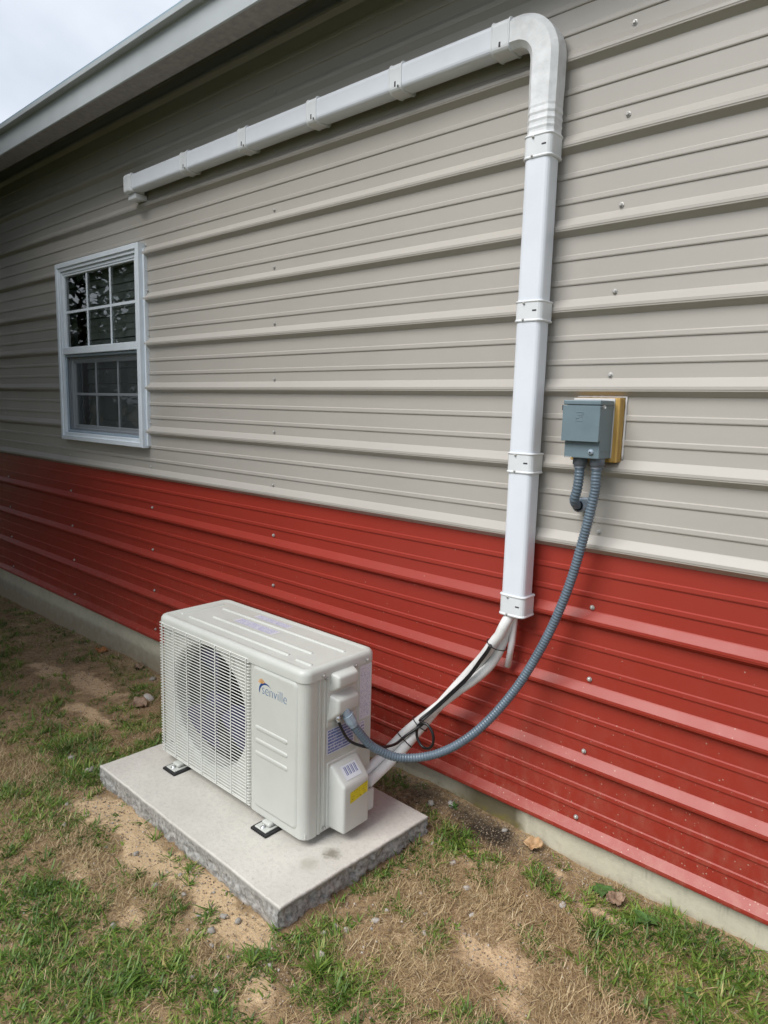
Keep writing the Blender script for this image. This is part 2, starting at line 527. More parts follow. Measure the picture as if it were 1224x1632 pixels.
def build_ground():
    gx = [-220, -120, -60, -30, -18, -12, -9, -7.5, -6.6] + list(np.arange(-6.1, -3.2, 0.03)) + list(np.arange(-3.2, 0.35, 0.0135)) + [0.5, 0.8, 1.4, 2.5, 4, 7, 12, 25, 60, 120, 220]
    gy = [-220, -120, -60, -30, -15, -9, -6, -4.5, -3.5, -2.8, -2.4] + list(np.arange(-2.1, -1.5, 0.03)) + list(np.arange(-1.5, 0.045, 0.0135)) + [0.25, 1, 3, 6, 10, 16, 30, 70, 140, 220]
    nx, ny = len(gx), len(gy)
    V = np.zeros((nx * ny, 3))
    sa = np.zeros(nx * ny)
    we = np.zeros(nx * ny)
    gr = np.full(nx * ny, 1.8)
    i = 0
    for y in gy:
        for x in gx:
            V[i] = (x, y, ground_z(x, y))
            if -6.2 < x < 0.5 and -1.75 < y < 0.1:
                a, b = warp(x, y)
                sa[i] = blob(a, b, SAND) + 0.28 * max(0.0, noise.noise((x * 7.5, y * 7.5, 55.0)))
                V[i][2] -= 0.010 * math.exp(-((x + 1.28) / 0.16) ** 2 - ((y + 0.87) / 0.10) ** 2)
                we[i] = blob(a, b, WET)
                gr[i] = 0.55 * blob(a, b, GREEN)
            i += 1
    idx = np.arange(nx * ny).reshape(ny, nx)
    F = np.stack([idx[:-1, :-1], idx[:-1, 1:], idx[1:, 1:], idx[1:, :-1]], -1).reshape(-1, 4)
    me = bpy.data.meshes.new('ground')
    me.vertices.add(len(V))
    me.vertices.foreach_set('co', V.ravel())
    me.loops.add(F.size)
    me.loops.foreach_set('vertex_index', F.ravel().astype(np.int32))
    me.polygons.add(len(F))
    me.polygons.foreach_set('loop_start', np.arange(0, F.size, 4, dtype=np.int32))
    me.polygons.foreach_set('use_smooth', np.ones(len(F), dtype=bool))
    me.update(calc_edges=True)
    for nm, arr in (('sand', sa), ('wet', we), ('turf', gr)):
        at = me.attributes.new(nm, 'FLOAT', 'POINT')
        at.data.foreach_set('value', arr.astype(np.float32))
    m = bpy.data.materials.new('soil')
    nt, b = nodes_of(m)
    def attr(n):
        a = nt.nodes.new('ShaderNodeAttribute')
        a.attribute_name = n
        return a.outputs['Fac']
    n1 = noise_tex(nt, 9.0, 8.0, 0.65)
    n2 = noise_tex(nt, 60.0, 6.0, 0.7)
    n3 = noise_tex(nt, 260.0, 3.0, 0.6)
    soil = mix_col(nt, ramp(nt, n1, 0.32, 0.68), (0.25, 0.163, 0.082), (0.47, 0.33, 0.185))
    soil = mix_col(nt, math_node(nt, 'MULTIPLY', ramp(nt, n2, 0.45, 0.70), 0.7), soil, (0.10, 0.062, 0.033))
    sandc = mix_col(nt, ramp(nt, n2, 0.3, 0.7), (0.50, 0.345, 0.195), (0.67, 0.495, 0.305))
    sf = ramp(nt, math_node(nt, 'ADD', attr('sand'), math_node(nt, 'ADD', math_node(nt, 'MULTIPLY', math_node(nt, 'SUBTRACT', n1, 0.5), 1.5), math_node(nt, 'MULTIPLY', math_node(nt, 'SUBTRACT', n2, 0.5), 0.9))), 0.30, 0.60)
    c = mix_col(nt, sf, soil, sandc)
    mossf = math_node(nt, 'MULTIPLY', ramp(nt, math_node(nt, 'ADD', attr('turf'), math_node(nt, 'MULTIPLY', math_node(nt, 'SUBTRACT', n2, 0.5), 0.8)), 0.35, 1.6), 0.92)
    c = mix_col(nt, mossf, c, (0.055, 0.068, 0.022))
    wf = ramp(nt, math_node(nt, 'ADD', attr('wet'), math_node(nt, 'MULTIPLY', math_node(nt, 'SUBTRACT', n2, 0.5), 0.8)), 0.25, 0.95)
    c = mix_col(nt, wf, c, (0.030, 0.019, 0.009))
    vor = nt.nodes.new('ShaderNodeTexVoronoi')
    vor.inputs['Scale'].default_value = 150.0
    nt.links.new(nt.nodes.new('ShaderNodeTexCoord').outputs['Object'], vor.inputs['Vector'])
    sc = nt.nodes.new('ShaderNodeSeparateColor')
    nt.links.new(vor.outputs['Color'], sc.inputs[0])
    grit = math_node(nt, 'MULTIPLY', math_node(nt, 'GREATER_THAN', sc.outputs[0], 0.86), math_node(nt, 'LESS_THAN', vor.outputs['Distance'], 0.42))
    c = mix_col(nt, math_node(nt, 'MULTIPLY', grit, 0.55), c, (0.36, 0.31, 0.25))
    nt.links.new(c, b.inputs['Base Color'])
    nt.links.new(ramp(nt, wf, 1.9, 0.2), b.inputs['Roughness'])
    h = math_node(nt, 'ADD', math_node(nt, 'MULTIPLY', n2, 1.0), math_node(nt, 'MULTIPLY', n3, 0.35))
    h = math_node(nt, 'ADD', h, math_node(nt, 'MULTIPLY', grit, 0.3))
    bump(nt, b, h, 0.8, 0.012)
    o = link('ground', me, m)
    tag(o, 'bare sandy soil yard with thin patchy turf', None, None, 'structure')

build_ground()

# ================================================================== BUILDING
P = 0.2286
Z0 = 1.03                        # lower crest edge of the rib between beige and red
XL, XR = -9.0, 3.0
building = empty('metal_building', (-3.0, 0.0, 0.0), 'beige and red ribbed steel building with white window and pale eave', 'building')
BO = Vector((3.0, 0.0, 0.0))     # undo the empty's offset for children built in world coordinates
def bpart(o):
    o.location = o.location + BO
    return o

WX0, WX1, WZ0, WZ1 = -4.412, -3.414, 1.174, 2.226     # window outer frame

def rib_profile(z):
    """one pitch below and including the crest edge at z (top to bottom)"""
    return [(0.0, z + 0.0335), (-0.0025, z + 0.031), (-0.0190, z + 0.0115), (-0.0212, z + 0.009), (-0.0214, z + 0.001), (-0.0202, z - 0.0005),
            (-0.0198, z - 0.0040), (-0.0186, z - 0.0052), (-0.0165, z - 0.0058), (-0.0016, z - 0.0176), (0.0, z - 0.0192)]

def flat_profile(z):
    out = []
    for t, bt in ((0.0690, 0.0865), (0.1385, 0.1560)):
        out += [(0.0, z - t), (-0.0036, z - t - 0.0030), (-0.0040, z - bt + 0.0035), (-0.0030, z - bt + 0.0006), (0.0, z - bt)]
    return out

def panel(k0, k1, mat, label, top_open=True):
    """sheet from rib k0 (bottom) to just under rib k1 (top)"""
    prof = []
    if k1 >= 9:
        prof.append((0.0, Z0 + k1 * P - 0.03))
    for k in range(k1 - 1, k0 - 1, -1):
        z = Z0 + k * P
        if k == k1 - 1:
            prof += [(0.0, Z0 + k1 * P - 0.016)]
            prof += flat_profile(Z0 + k1 * P)
        prof += rib_profile(z)
        if k > k0:
            prof += flat_profile(z)
    # clip ends for the overlap: lowest rib stops at its crest foot
    zs = [WZ0 + 0.02, WZ1 - 0.02]
    for zc in zs:
        for i in range(len(prof) - 1):
            if prof[i][1] > zc > prof[i + 1][1]:
                t = (prof[i][1] - zc) / (prof[i][1] - prof[i + 1][1])
                prof.insert(i + 1, (prof[i][0] + t * (prof[i + 1][0] - prof[i][0]), zc))
                break
    xs = [XL, -7.5, -6.0, -5.2, WX0 + 0.02, WX1 - 0.02, -2.6, -1.8, -1.0, -0.3, 0.6, XR]
    V, F = [], []
    n = len(prof)
    for ix, x in enumerate(xs):
        for (y, z) in prof:
            wob = 0.0012 * noise.noise((x * 0.9, z * 2.0, 5.5))
            V.append((x, y + wob - (0.0016 if mat == 'beige' and k0 == 0 else 0.0) - (0.0016 if k0 == 4 else 0), z))
    for ix in range(len(xs) - 1):
        inwin = abs(xs[ix] - (WX0 + 0.02)) < 1e-6
        for j in range(n - 1):
            zm = (prof[j][1] + prof[j + 1][1]) / 2
            if inwin and WZ0 + 0.02 < zm < WZ1 - 0.02:
                continue
            a = ix * n + j
            F.append((a, a + 1, a + n + 1, a + n))
    o = link('siding_panel', pydata('siding_panel', V, F), mat, building)
    md = o.modifiers.new('sheet', 'SOLIDIFY')
    md.thickness = 0.0006
    md.offset = -1
    if label:
        o['label'] = label
    return bpart(o)

red_panel = panel(-4, 0, 'red', 'barn red ribbed steel sheet along the foot of the wall')
beige_panel = panel(0, 4, 'beige', None)
beige_panel2 = panel(4, 8, 'beige', None)
beige_panel3 = panel(8, 9, 'beige', None)

# siding screws
def screw_mesh():
    n = 8
    V, F = [], []
    for r, y in ((0.0078, 0.0), (0.0078, -0.0020), (0.0050, -0.0024), (0.0048, -0.0064), (0.0032, -0.0076)):
        for i in range(n):
            a = 2 * math.pi * i / n
            V.append((r * math.cos(a), y, r * math.sin(a)))
    for k in range(4):
        for i in range(n):
            j = (i + 1) % n
            F.append((k * n + i, (k + 1) * n + i, (k + 1) * n + j, k * n + j))
    F.append(tuple(range(4 * n, 5 * n))[::-1])
    me = pydata('screw', V, F)
    me.materials.append(MAT['screw'])
    return me
SCREW = screw_mesh()
for cx in (-6.45, -5.452, -4.405, -3.402, -2.365, -0.859, 0.17):
    for k in range(-4, 9):
        z = Z0 + k * P + 0.046
        if abs(cx + 4.405) < 0.01 and WZ0 - 0.03 < z < WZ1 + 0.03:
            continue
        if abs(cx + 0.859) < 0.01 and k == 1:
            continue
        par = red_panel if k < 0 else (beige_panel if k < 4 else (beige_panel2 if k < 8 else beige_panel3))
        o = link('screw', SCREW, None, par)
        o.location = (cx + random.uniform(-0.006, 0.006), -0.0012, z + random.uniform(-0.004, 0.004))
        o.rotation_euler = (random.uniform(-0.1, 0.1), random.uniform(0, 3), random.uniform(-0.1, 0.1))

# foundation
def foundation():
    xs = np.arange(XL, XR + 0.01, 0.05)
    zs = [0.135, 0.11, 0.08, 0.05, 0.02, -0.01, -0.04, -0.07, -0.1, -0.13, -0.17, -0.25]
    V, F = [], []
    for x in xs:
        for z in zs:
            V.append((x, 0.006 + 0.003 * noise.noise((x * 3, z * 12, 2.0)) + 0.0015 * noise.noise((x * 20, z * 40, 2.0)), z))
    n = len(zs)
    for i in range(len(xs) - 1):
        for j in range(n - 1):
            a = i * n + j
            F.append((a, a + 1, a + n + 1, a + n))
    b0 = len(V)
    V += [(XL, 0.25, 0.135), (XR, 0.25, 0.135), (XL, 0.25, -0.25), (XR, 0.25, -0.25), (XL, 0.006, 0.135), (XR, 0.006, 0.135)]
    F.append((b0 + 4, b0 + 5, b0 + 1, b0))
    F.append((b0, b0 + 1, b0 + 3, b0 + 2))
    m = bpy.data.materials.new('foundation_concrete')
    nt, b = nodes_of(m)
    tcn = nt.nodes.new('ShaderNodeTexCoord').outputs['Object']
    n1 = noise_tex(nt, 4.0, 6.0, 0.6, tcn)
    n2 = noise_tex(nt, 45.0, 5.0, 0.65, tcn)
    st = noise_tex(nt, 14.0, 4.0, 0.6, tcn, (1.0, 1.0, 0.25))
    c = mix_col(nt, ramp(nt, n1, 0.3, 0.7), (0.47, 0.44, 0.335), (0.57, 0.535, 0.415))
    c = mix_col(nt, math_node(nt, 'MULTIPLY', ramp(nt, n2, 0.5, 0.75), 0.35), c, (0.30, 0.28, 0.24))
    c = mix_col(nt, math_node(nt, 'MULTIPLY', ramp(nt, st, 0.60, 0.78), 0.4), c, (0.17, 0.14, 0.11))
    # algae stain where the drain has run
    sep = nt.nodes.new('ShaderNodeSeparateXYZ')
    nt.links.new(tcn, sep.inputs[0])
    x_ = math_node(nt, 'ADD', sep.outputs[0], math_node(nt, 'MULTIPLY', math_node(nt, 'SUBTRACT', n1, 0.5), 0.10))
    z_ = math_node(nt, 'ADD', sep.outputs[2], math_node(nt, 'MULTIPLY', math_node(nt, 'SUBTRACT', st, 0.5), 0.06))
    right = ramp(nt, x_, -1.045, -1.085)
    left = ramp(nt, x_, -1.42, -1.24)
    s = math_node(nt, 'MULTIPLY', right, left)
    c = mix_col(nt, math_node(nt, 'MULTIPLY', s, 0.92), c, (0.085, 0.066, 0.028))
    lowm = math_node(nt, 'MULTIPLY', math_node(nt, 'MULTIPLY', ramp(nt, z_, 0.055, 0.035), right), ramp(nt, x_, -1.5, -1.35))
    c = mix_col(nt, math_node(nt, 'MULTIPLY', lowm, ramp(nt, n2, 0.35, 0.6)), c, (0.16, 0.13, 0.035))
    soilline = noise_tex(nt, 9.0, 5.0, 0.6, tcn)
    rise = math_node(nt, 'SUBTRACT', math_node(nt, 'ADD', sep.outputs[2], math_node(nt, 'MULTIPLY', soilline, -0.05)), 0.0)
    c = mix_col(nt, math_node(nt, 'MULTIPLY', ramp(nt, rise, 0.0, -0.03), 0.5), c, (0.22, 0.18, 0.13))
    mudn = noise_tex(nt, 16.0, 7.0, 0.7, tcn)
    mud = math_node(nt, 'MULTIPLY', ramp(nt, math_node(nt, 'SUBTRACT', mudn, math_node(nt, 'MULTIPLY', math_node(nt, 'ADD', sep.outputs[2], 0.03), 2.6)), 0.38, 0.62), 0.55)
    c = mix_col(nt, mud, c, (0.27, 0.205, 0.13))
    drip = noise_tex(nt, 22.0, 5.0, 0.65, tcn, (1.0, 1.0, 0.12))
    topf = ramp(nt, sep.outputs[2], 0.03, 0.11)
    c = mix_col(nt, math_node(nt, 'MULTIPLY', math_node(nt, 'MULTIPLY', ramp(nt, drip, 0.58, 0.70), topf), 0.6), c, (0.10, 0.085, 0.07))
    nt.links.new(c, b.inputs['Base Color'])
    b.inputs['Roughness'].default_value = 0.85
    bump(nt, b, n2, 0.5, 0.004)
    o = link('foundation', pydata('foundation', V, F), m, building, True)
    bpart(o)
foundation()

# eave: fascia trim lengths, drip edge, return flange, open overhang, roof
EX = -3.765
EY, EZ0, EZ1 = -0.30, 2.790, 2.919
for (a, b) in ((XL - 0.3, EX - 0.0015), (EX + 0.0015, XR + 0.3)):
    prof = [(EY + 0.104, EZ0 + 0.010), (EY + 0.103, EZ0), (EY + 0.004, EZ0), (EY, EZ0 + 0.004), (EY, EZ1 - 0.026), (EY - 0.004, EZ1 - 0.022), (EY - 0.028, EZ1 - 0.020), (EY - 0.030, EZ1 - 0.018), (EY - 0.030, EZ1 - 0.001), (EY - 0.027, EZ1 + 0.002), (EY + 0.05, EZ1 + 0.010)]
    V, F = [], []
    lap = 0.0 if a < EX - 1 else -0.0012
    for x in (a, b):
        for y, z in prof:
            V.append((x, y + lap, z + lap))
    n = len(prof)
    for j in range(n - 1):
        F.append((j, j + 1, n + j + 1, n + j))
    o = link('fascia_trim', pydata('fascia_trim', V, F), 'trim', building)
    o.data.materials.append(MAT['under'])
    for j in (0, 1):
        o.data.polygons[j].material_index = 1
    md = o.modifiers.new('sheet', 'SOLIDIFY')
    md.thickness = 0.001
    bpart(o)
V = [(XL - 0.3, -0.326, 2.931), (XR + 0.3, -0.326, 2.931), (XR + 0.3, 3.5, 4.15), (XL - 0.3, 3.5, 4.15), (XL - 0.3, 7.3, 2.96), (XR + 0.3, 7.3, 2.96)]
V2 = [(x, y, z - 0.008) for x, y, z in V]
F = [(0, 1, 2, 3), (3, 2, 5, 4)]
Fb = [(9, 8, 7, 6), (10, 11, 8, 9), (0, 6, 7, 1), (4, 5, 11, 10), (1, 7, 8, 2), (2, 8, 11, 5), (0, 3, 9, 6), (3, 4, 10, 9)]
bpart(link('roof', pydata('roof', V + V2, F + Fb), 'roof', building))
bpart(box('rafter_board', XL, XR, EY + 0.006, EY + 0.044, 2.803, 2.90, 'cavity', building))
# remaining walls of the building
def gable(x0, x1):
    out = [(0.02, -0.2), (7.1, -0.2), (7.1, 3.01), (3.5, 4.135), (0.02, 3.025)]
    V = [(x, y, z) for x in (x0, x1) for y, z in out]
    F = [(4, 3, 2, 1, 0), (5, 6, 7, 8, 9)] + [(i, (i + 1) % 5, 5 + (i + 1) % 5, 5 + i) for i in range(5)]
    bpart(link('end_wall', pydata('end_wall', V, F), 'beige', building))
gable(XL, XL + 0.1)
gable(XR - 0.1, XR)
bpart(box('back_wall', XL + 0.1, XR - 0.1, 7.0, 7.1, -0.2, 3.0, 'beige', building))
# inner lining behind the siding, with the window opening left free
for (a, b, c_, d) in ((XL + 0.1, WX0, 0.14, 3.03), (WX1, XR - 0.1, 0.14, 3.03), (WX0, WX1, 0.14, WZ0), (WX0, WX1, WZ1, 3.03)):
    bpart(box('wall_lining', a, b, 0.10, 0.12, c_, d, 'inside', building))

# ---------------------------------------------------------------- window
window = link('window', None, None, building)
bpart(window)
def wpart(name, x0, x1, y0, y1, z0, z1, mat, bev=0.0):
    o = box(name, x0, x1, y0, y1, z0, z1, mat, window, bev)
    return o
def mitred_frame(name, x0, x1, z0, z1, w, y0, y1, mat, step=0.0):
    """picture-frame ring; front at y0 outer lip, inner lip set back by step"""
    V, F = [], []
    rings = [(0, y1), (0, y0 + 0.004), (0.004, y0), (w * 0.55, y0), (w * 0.55 + 0.003, y0 + step), (w - 0.003, y0 + step), (w, y0 + step + 0.004), (w, y1)]
    for d, y in rings:
        V += [(x0 + d, y, z0 + d), (x1 - d, y, z0 + d), (x1 - d, y, z1 - d), (x0 + d, y, z1 - d)]
    for i in range(len(rings) - 1):
        for k in range(4):
            l = (k + 1) % 4
            F.append((i * 4 + k, i * 4 + l, (i + 1) * 4 + l, (i + 1) * 4 + k))
    return link(name, pydata(name, V, F), mat, window)
mitred_frame('frame', WX0, WX1, WZ0, WZ1, 0.048, -0.047, 0.06, 'vinyl', 0.008)
mid = 1.712
# upper sash stands forward, lower sash sits behind it
mitred_frame('sash', -4.366, -3.460, mid - 0.018, 2.180, 0.032, -0.030, 0.0, 'vinyl', 0.004)
wpart('meeting_rail', -4.366, -3.460, -0.036, -0.006, mid - 0.020, mid + 0.022, 'vinyl', 0.003)
mitred_frame('sash', -4.364, -3.462, 1.220, mid - 0.020, 0.050, 0.004, 0.045, 'vinyl', 0.006)
mitred_frame('screen_frame', -4.365, -3.461, 1.221, mid - 0.021, 0.016, -0.024, -0.014, 'fitting', 0.001)
V = [(-4.352, -0.018, 1.234), (-3.474, -0.018, 1.234), (-3.474, -0.018, mid - 0.034), (-4.352, -0.018, mid - 0.034)]
link('insect_screen', pydata('insect_screen', V, [(0, 1, 2, 3)]), 'screen', window)
for (z0, z1, yy) in ((mid + 0.022, 2.150, -0.012), (1.268, mid - 0.068, 0.022)):
    mo = -0.0075
    x0, x1 = (-4.336, -3.490) if yy < 0 else (-4.316, -3.510)
    V = [(x0, yy, z0), (x1, yy, z0), (x1, yy, z1), (x0, yy, z1)]
    link('pane', pydata('pane', V, [(0, 1, 2, 3)]), 'glass', window)
    for k in (1, 2):
        xx = x0 + (x1 - x0) * k / 3
        wpart('muntin', xx - 0.0075, xx + 0.0075, yy + mo, yy + mo + 0.006, z0, z1, 'vinyl', 0.001)
    for k in range(3):
        xa = x0 + (x1 - x0) * k / 3 + (0.0075 if k else 0)
        xb = x0 + (x1 - x0) * (k + 1) / 3 - (0.0075 if k < 2 else 0)
        zz = (z0 + z1) / 2
        wpart('muntin', xa, xb, yy + mo, yy + mo + 0.006, zz - 0.0075, zz + 0.0075, 'vinyl', 0.001)
bmw = bmesh.new()
add_box(bmw, -4.27, -3.53, -0.0012, 0.0012, -0.024, 0.024)
slat_me = bm_mesh('blind_slat', bmw)
slat_me.materials.append(MAT['blind'])
zz = 1.20
while zz < 2.20:
    o = link('blind_slat', slat_me, None, window)
    o.location = (random.uniform(-0.002, 0.002), 0.075, zz)
    o.rotation_euler = (math.radians(-15 + random.uniform(-0.8, 0.8)), random.uniform(-0.0015, 0.0015), 0)
    zz += 0.043
# channel trim round the window
for (a, b, c_, d) in ((WX1 + 0.0005, WX1 + 0.016, WZ0 + 0.01, WZ1 - 0.03), (WX0 - 0.012, WX0 - 0.0005, WZ0 + 0.01, WZ1 - 0.03)):
    wpart('channel_trim', a, b, -0.022, 0.004, c_, d, 'vinyl', 0.002)
for zc in (2.17, 1.95, 1.72, 1.49, 1.26):
    o = link('screw', SCREW, None, window)
    o.location = (WX1 + 0.03, -0.0012, zc + 0.02)

# ================================================================== LINE-SET DUCT
duct = empty('line_set_duct', (-1.088, -0.02, 0.80), 'white plastic line set duct running along the wall and down beside the grey box', 'duct')
DO = -Vector(duct.location)
def dpart(o):
    o.location = o.location + DO
    return o
DC = -0.055                      # duct centre depth
HZ = 2.4965                      # horizontal run height
VX = -1.088
def cover_prof(w, d, g=0.0):
    return rrect(w + g, d + g, 0.016, 4)
# horizontal run
def run(name, p0, p1, w, d, mat, g=0.0, yoff=0.0, seg=2, ref=(0, 0, 1)):
    a, b = Vector(p0), Vector(p1)
    pts = [a.lerp(b, i / seg) for i in range(seg + 1)]
    pts = [p + Vector((0, yoff, 0)) for p in pts]
    V, F = sweep(pts, cover_prof(w, d, g), None, Vector(ref))
    o = link(name, pydata(name, V, F), mat, duct)
    return dpart(o)
run('duct_cover', (-3.40, DC - 0.008, HZ), (-1.23, DC - 0.008, HZ), 0.082, 0.054, 'duct')
run('duct_base', (-3.39, DC + 0.018, HZ), (-1.235, DC + 0.018, HZ), 0.078, 0.032, 'duct')
run('duct_cover', (VX, DC - 0.008, 2.15), (VX, DC - 0.008, 0.80), 0.082, 0.054, 'duct', ref=(1, 0, 0))
run('duct_base', (VX, DC + 0.018, 2.15), (VX, DC + 0.018, 0.80), 0.078, 0.032, 'duct', ref=(1, 0, 0))

def coupling(p0, p1, ref):
    a, b = Vector(p0), Vector(p1)
    L = (b - a).length
    ts = [0, 0.012, 0.055, 0.07, 0.105, 0.125, 0.5, 0.875, 0.895, 0.93, 0.945, 0.988, 1.0]
    gs = [0.088, 0.0925, 0.0945, 0.094, 0.0905, 0.0895, 0.0895, 0.0895, 0.0905, 0.094, 0.0945, 0.0925, 0.088]
    pts = [a.lerp(b, t) for t in ts]
    V, F = sweep(pts, rrect(1.0, 0.86, 0.19, 4), lambda i: gs[i], Vector(ref))
    o = link('coupling', pydata('coupling', V, F), 'coupling', duct, False)
    for p in o.data.polygons:
        p.use_smooth = False
    dpart(o)
    return o
CY = DC + 0.002
for x in (-2.906, -2.471, -2.046, -1.634):
    c_ = coupling((x - 0.028, CY, HZ), (x + 0.028, CY, HZ), (0, 0, 1))
    s = box('slot', x - 0.004, x + 0.004, CY - 0.0392, CY - 0.036, HZ - 0.030, HZ - 0.012, 'slot', c_, 0.002)
    s2 = box('slot', x + 0.010, x + 0.016, CY - 0.0392, CY - 0.036, HZ - 0.034, HZ - 0.026, 'slot', c_, 0.001)
ec = coupling((-1.262, CY, HZ), (-1.198, CY, HZ), (0, 0, 1))
box('slot', -1.234, -1.226, CY - 0.0392, CY - 0.036, HZ - 0.031, HZ - 0.016, 'slot', ec, 0.002)
for z0, z1 in ((2.135, 2.200), (1.682, 1.743), (1.234, 1.297), (0.784, 0.853)):
    c_ = coupling((VX, CY, z0), (VX, CY, z1), (1, 0, 0))
    zm = (z0 + z1) / 2
    box('slot', VX + 0.016, VX + 0.030, CY - 0.0392, CY - 0.036, zm - 0.002, zm + 0.003, 'slot', c_, 0.001)
    for zz in (z0 + 0.006, z1 - 0.008):
        o = link('screw', SCREW, None, c_)
        o.scale = (0.5, 0.5, 0.5)
        o.location = (VX - 0.012, CY - 0.0405, zz)
# end cap
bm = bmesh.new()
add_box(bm, -3.455, -3.385, DC - 0.042, DC + 0.036, HZ - 0.046, HZ + 0.046, 0.016, 3)
add_box(bm, -3.386, -3.372, DC - 0.039, DC + 0.034, HZ - 0.044, HZ + 0.044, 0.004, 2)
dpart(link('end_cap', bm_mesh('end_cap', bm), 'coupling', duct))
dpart(box('wall_flange', -3.446, -3.372, -0.074, -0.006, HZ - 0.074, HZ - 0.0455, 'coupling', duct, 0.006, 2))
# flexible elbow
path = [Vector((-1.225, CY, HZ)), Vector((-1.185, CY, HZ))]
R_ = 0.092
for i in range(1, 13):
    a = math.pi / 2 * i / 12
    path.append(Vector((-1.180 + R_ * math.sin(a), CY, HZ - R_ + R_ * math.cos(a))))
for z in np.arange(2.395, 2.165, -0.0065):
    path.append(Vector((VX, CY, z)))
def flexs(i):
    p = path[i]
    s = 1.0
    if p.z < 2.275:
        s += 0.022 * math.cos((p.z - 2.18) * 2 * math.pi / 0.02)
    if p.z < 2.20:
        s *= 0.97
    if 2.30 < p.z < 2.46 and p.x > -1.13:
        s += 0.03 * math.sin(math.pi * (2.46 - p.z) / 0.16)
    s += 0.012 * noise.noise((p.x * 40, 0, p.z * 40))
    return s
w2, d2, ch = 0.043, 0.0375, 0.015
octp = [(w2 - ch, d2), (-w2 + ch, d2), (-w2, d2 - ch), (-w2, -d2 + ch), (-w2 + ch, -d2), (w2 - ch, -d2), (w2, -d2 + ch), (w2, d2 - ch)]
V, F = sweep(path, octp, flexs, Vector((0, 0, 1)))
dpart(link('flexible_elbow', pydata('flexible_elbow', V, F), 'flex', duct))

# ================================================================== DISCONNECT BOX AND BOARD
board = box('mounting_board', -0.948, -0.808, -0.038, -0.001, 1.284, 1.464, 'wood', None, 0.003)
tag(board, 'yellow pine mounting board behind the grey electrical box', 'board')
# caulk round the board: an irregular bead
bead = []
for (a, b) in (((-0.952, 1.468), (-0.804, 1.468)), ((-0.804, 1.468), (-0.804, 1.280))):
    for i in range(14):
        t = i / 14
        bead.append(Vector((a[0] + (b[0] - a[0]) * t, -0.004, a[1] + (b[1] - a[1]) * t)))
V, F = sweep(bead, [(0.003, 0), (0.002, 0.003), (-0.002, 0.0035), (-0.004, 0)], lambda i: 1.0 + 0.5 * noise.noise((i * 0.9, 1, 2)), Vector((0, 0, 1)))
link('caulk_bead', pydata('caulk_bead', V, F), 'caulk', board, True)
box('caulk_layer', -0.946, -0.8215, -0.0415, -0.0385, 1.296, 1.4630, 'caulk', board, 0.0015)

dbox = empty('electrical_box', (-0.876, -0.043, 1.296), 'blue grey metal electrical disconnect box on the wooden board', 'electrical box')
EO = -Vector(dbox.location)
def epart(o):
    o.location = o.location + EO
    return o
BX0, BX1, BZ0, BZ1 = -0.929, -0.8225, 1.296, 1.452
enc = epart(box('enclosure', BX0 + 0.002, BX1, -0.118, -0.044, BZ0, BZ1, 'box', dbox, 0.0025))
box('side_emboss', BX1 - 0.0005, BX1 + 0.0016, -0.112, -0.062, 1.318, 1.3215, 'box', enc, 0.0007)
box('side_emboss', BX1 - 0.0005, BX1 + 0.0016, -0.100, -0.046, 1.436, 1.4405, 'box', enc, 0.0007)
bm = bmesh.new()
add_box(bm, BX0 - 0.001, BX1 + 0.003, -0.134, -0.046, 1.4425, 1.456, 0.003, 2)
epart(link('hood', bm_mesh('hood', bm), 'box', dbox))
bm = bmesh.new()
add_box(bm, BX0 - 0.002, BX1 + 0.002, -0.1335, -0.1305, 1.3425, 1.441, 0.001, 1)
add_box(bm, BX1 - 0.0005, BX1 + 0.002, -0.1305, -0.119, 1.345, 1.441, 0.0008, 1)
add_box(bm, BX0 - 0.002, BX0 + 0.0005, -0.1305, -0.119, 1.345, 1.441, 0.0008, 1)
flap = epart(link('cover_flap', bm_mesh('cover_flap', bm), 'box', dbox))
bx_, bz_ = -0.879, 1.411
for (a, b, c_, d) in ((-0.011, 0.009, 0.0105, 0.0125), (0.008, 0.0105, 0.004, 0.0105), (-0.006, 0.006, 0.0035, 0.0050), (-0.011, -0.002, -0.0055, -0.0035), (-0.003, 0.009, -0.0010, 0.0005), (-0.011, 0.010, -0.0125, -0.0105), (-0.011, -0.0090, -0.0105, -0.0055)):
    box('embossed_emblem', bx_ + a, bx_ + b, -0.1345, -0.1330, bz_ + c_, bz_ + d, 'box', flap, 0.0005)
kn = lathe_y('latch_knob', [(0.0085, 0.0), (0.008, -0.003), (0.0055, -0.0055), (0.002, -0.0065)], 'fitting', dbox)
kn.location = Vector((-0.846, -0.1185, 1.3145))
epart(kn)
epart(box('hasp_notch', BX0 + 0.006, BX0 + 0.028, -0.1195, -0.117, 1.2965, 1.2995, 'metal', dbox))
hp = lathe_y('hinge_pin', [(0.003, 0.012), (0.003, -0.004), (0.005, -0.0045), (0.005, -0.008)], 'metal', dbox, 8)
hp.rotation_euler = (0, 0, math.radians(70))
hp.location = Vector((BX1 + 0.006, -0.129, 1.4375))
epart(hp)
epart(box('hinge_tab', BX0 - 0.0055, BX0 - 0.0025, -0.132, -0.120, 1.427, 1.4415, 'slot', dbox, 0.001))
for hx in (-0.893, -0.842):
    h = lathe_y('conduit_hub', [(0.0185, 0.030), (0.0205, 0.026), (0.0205, 0.010), (0.0175, 0.008), (0.0165, 0.0)], 'fitting_dark', dbox, 14)
    h.rotation_euler = (math.radians(90), 0, 0)
    h.location = Vector((hx, -0.083, 1.2665))
    epart(h)

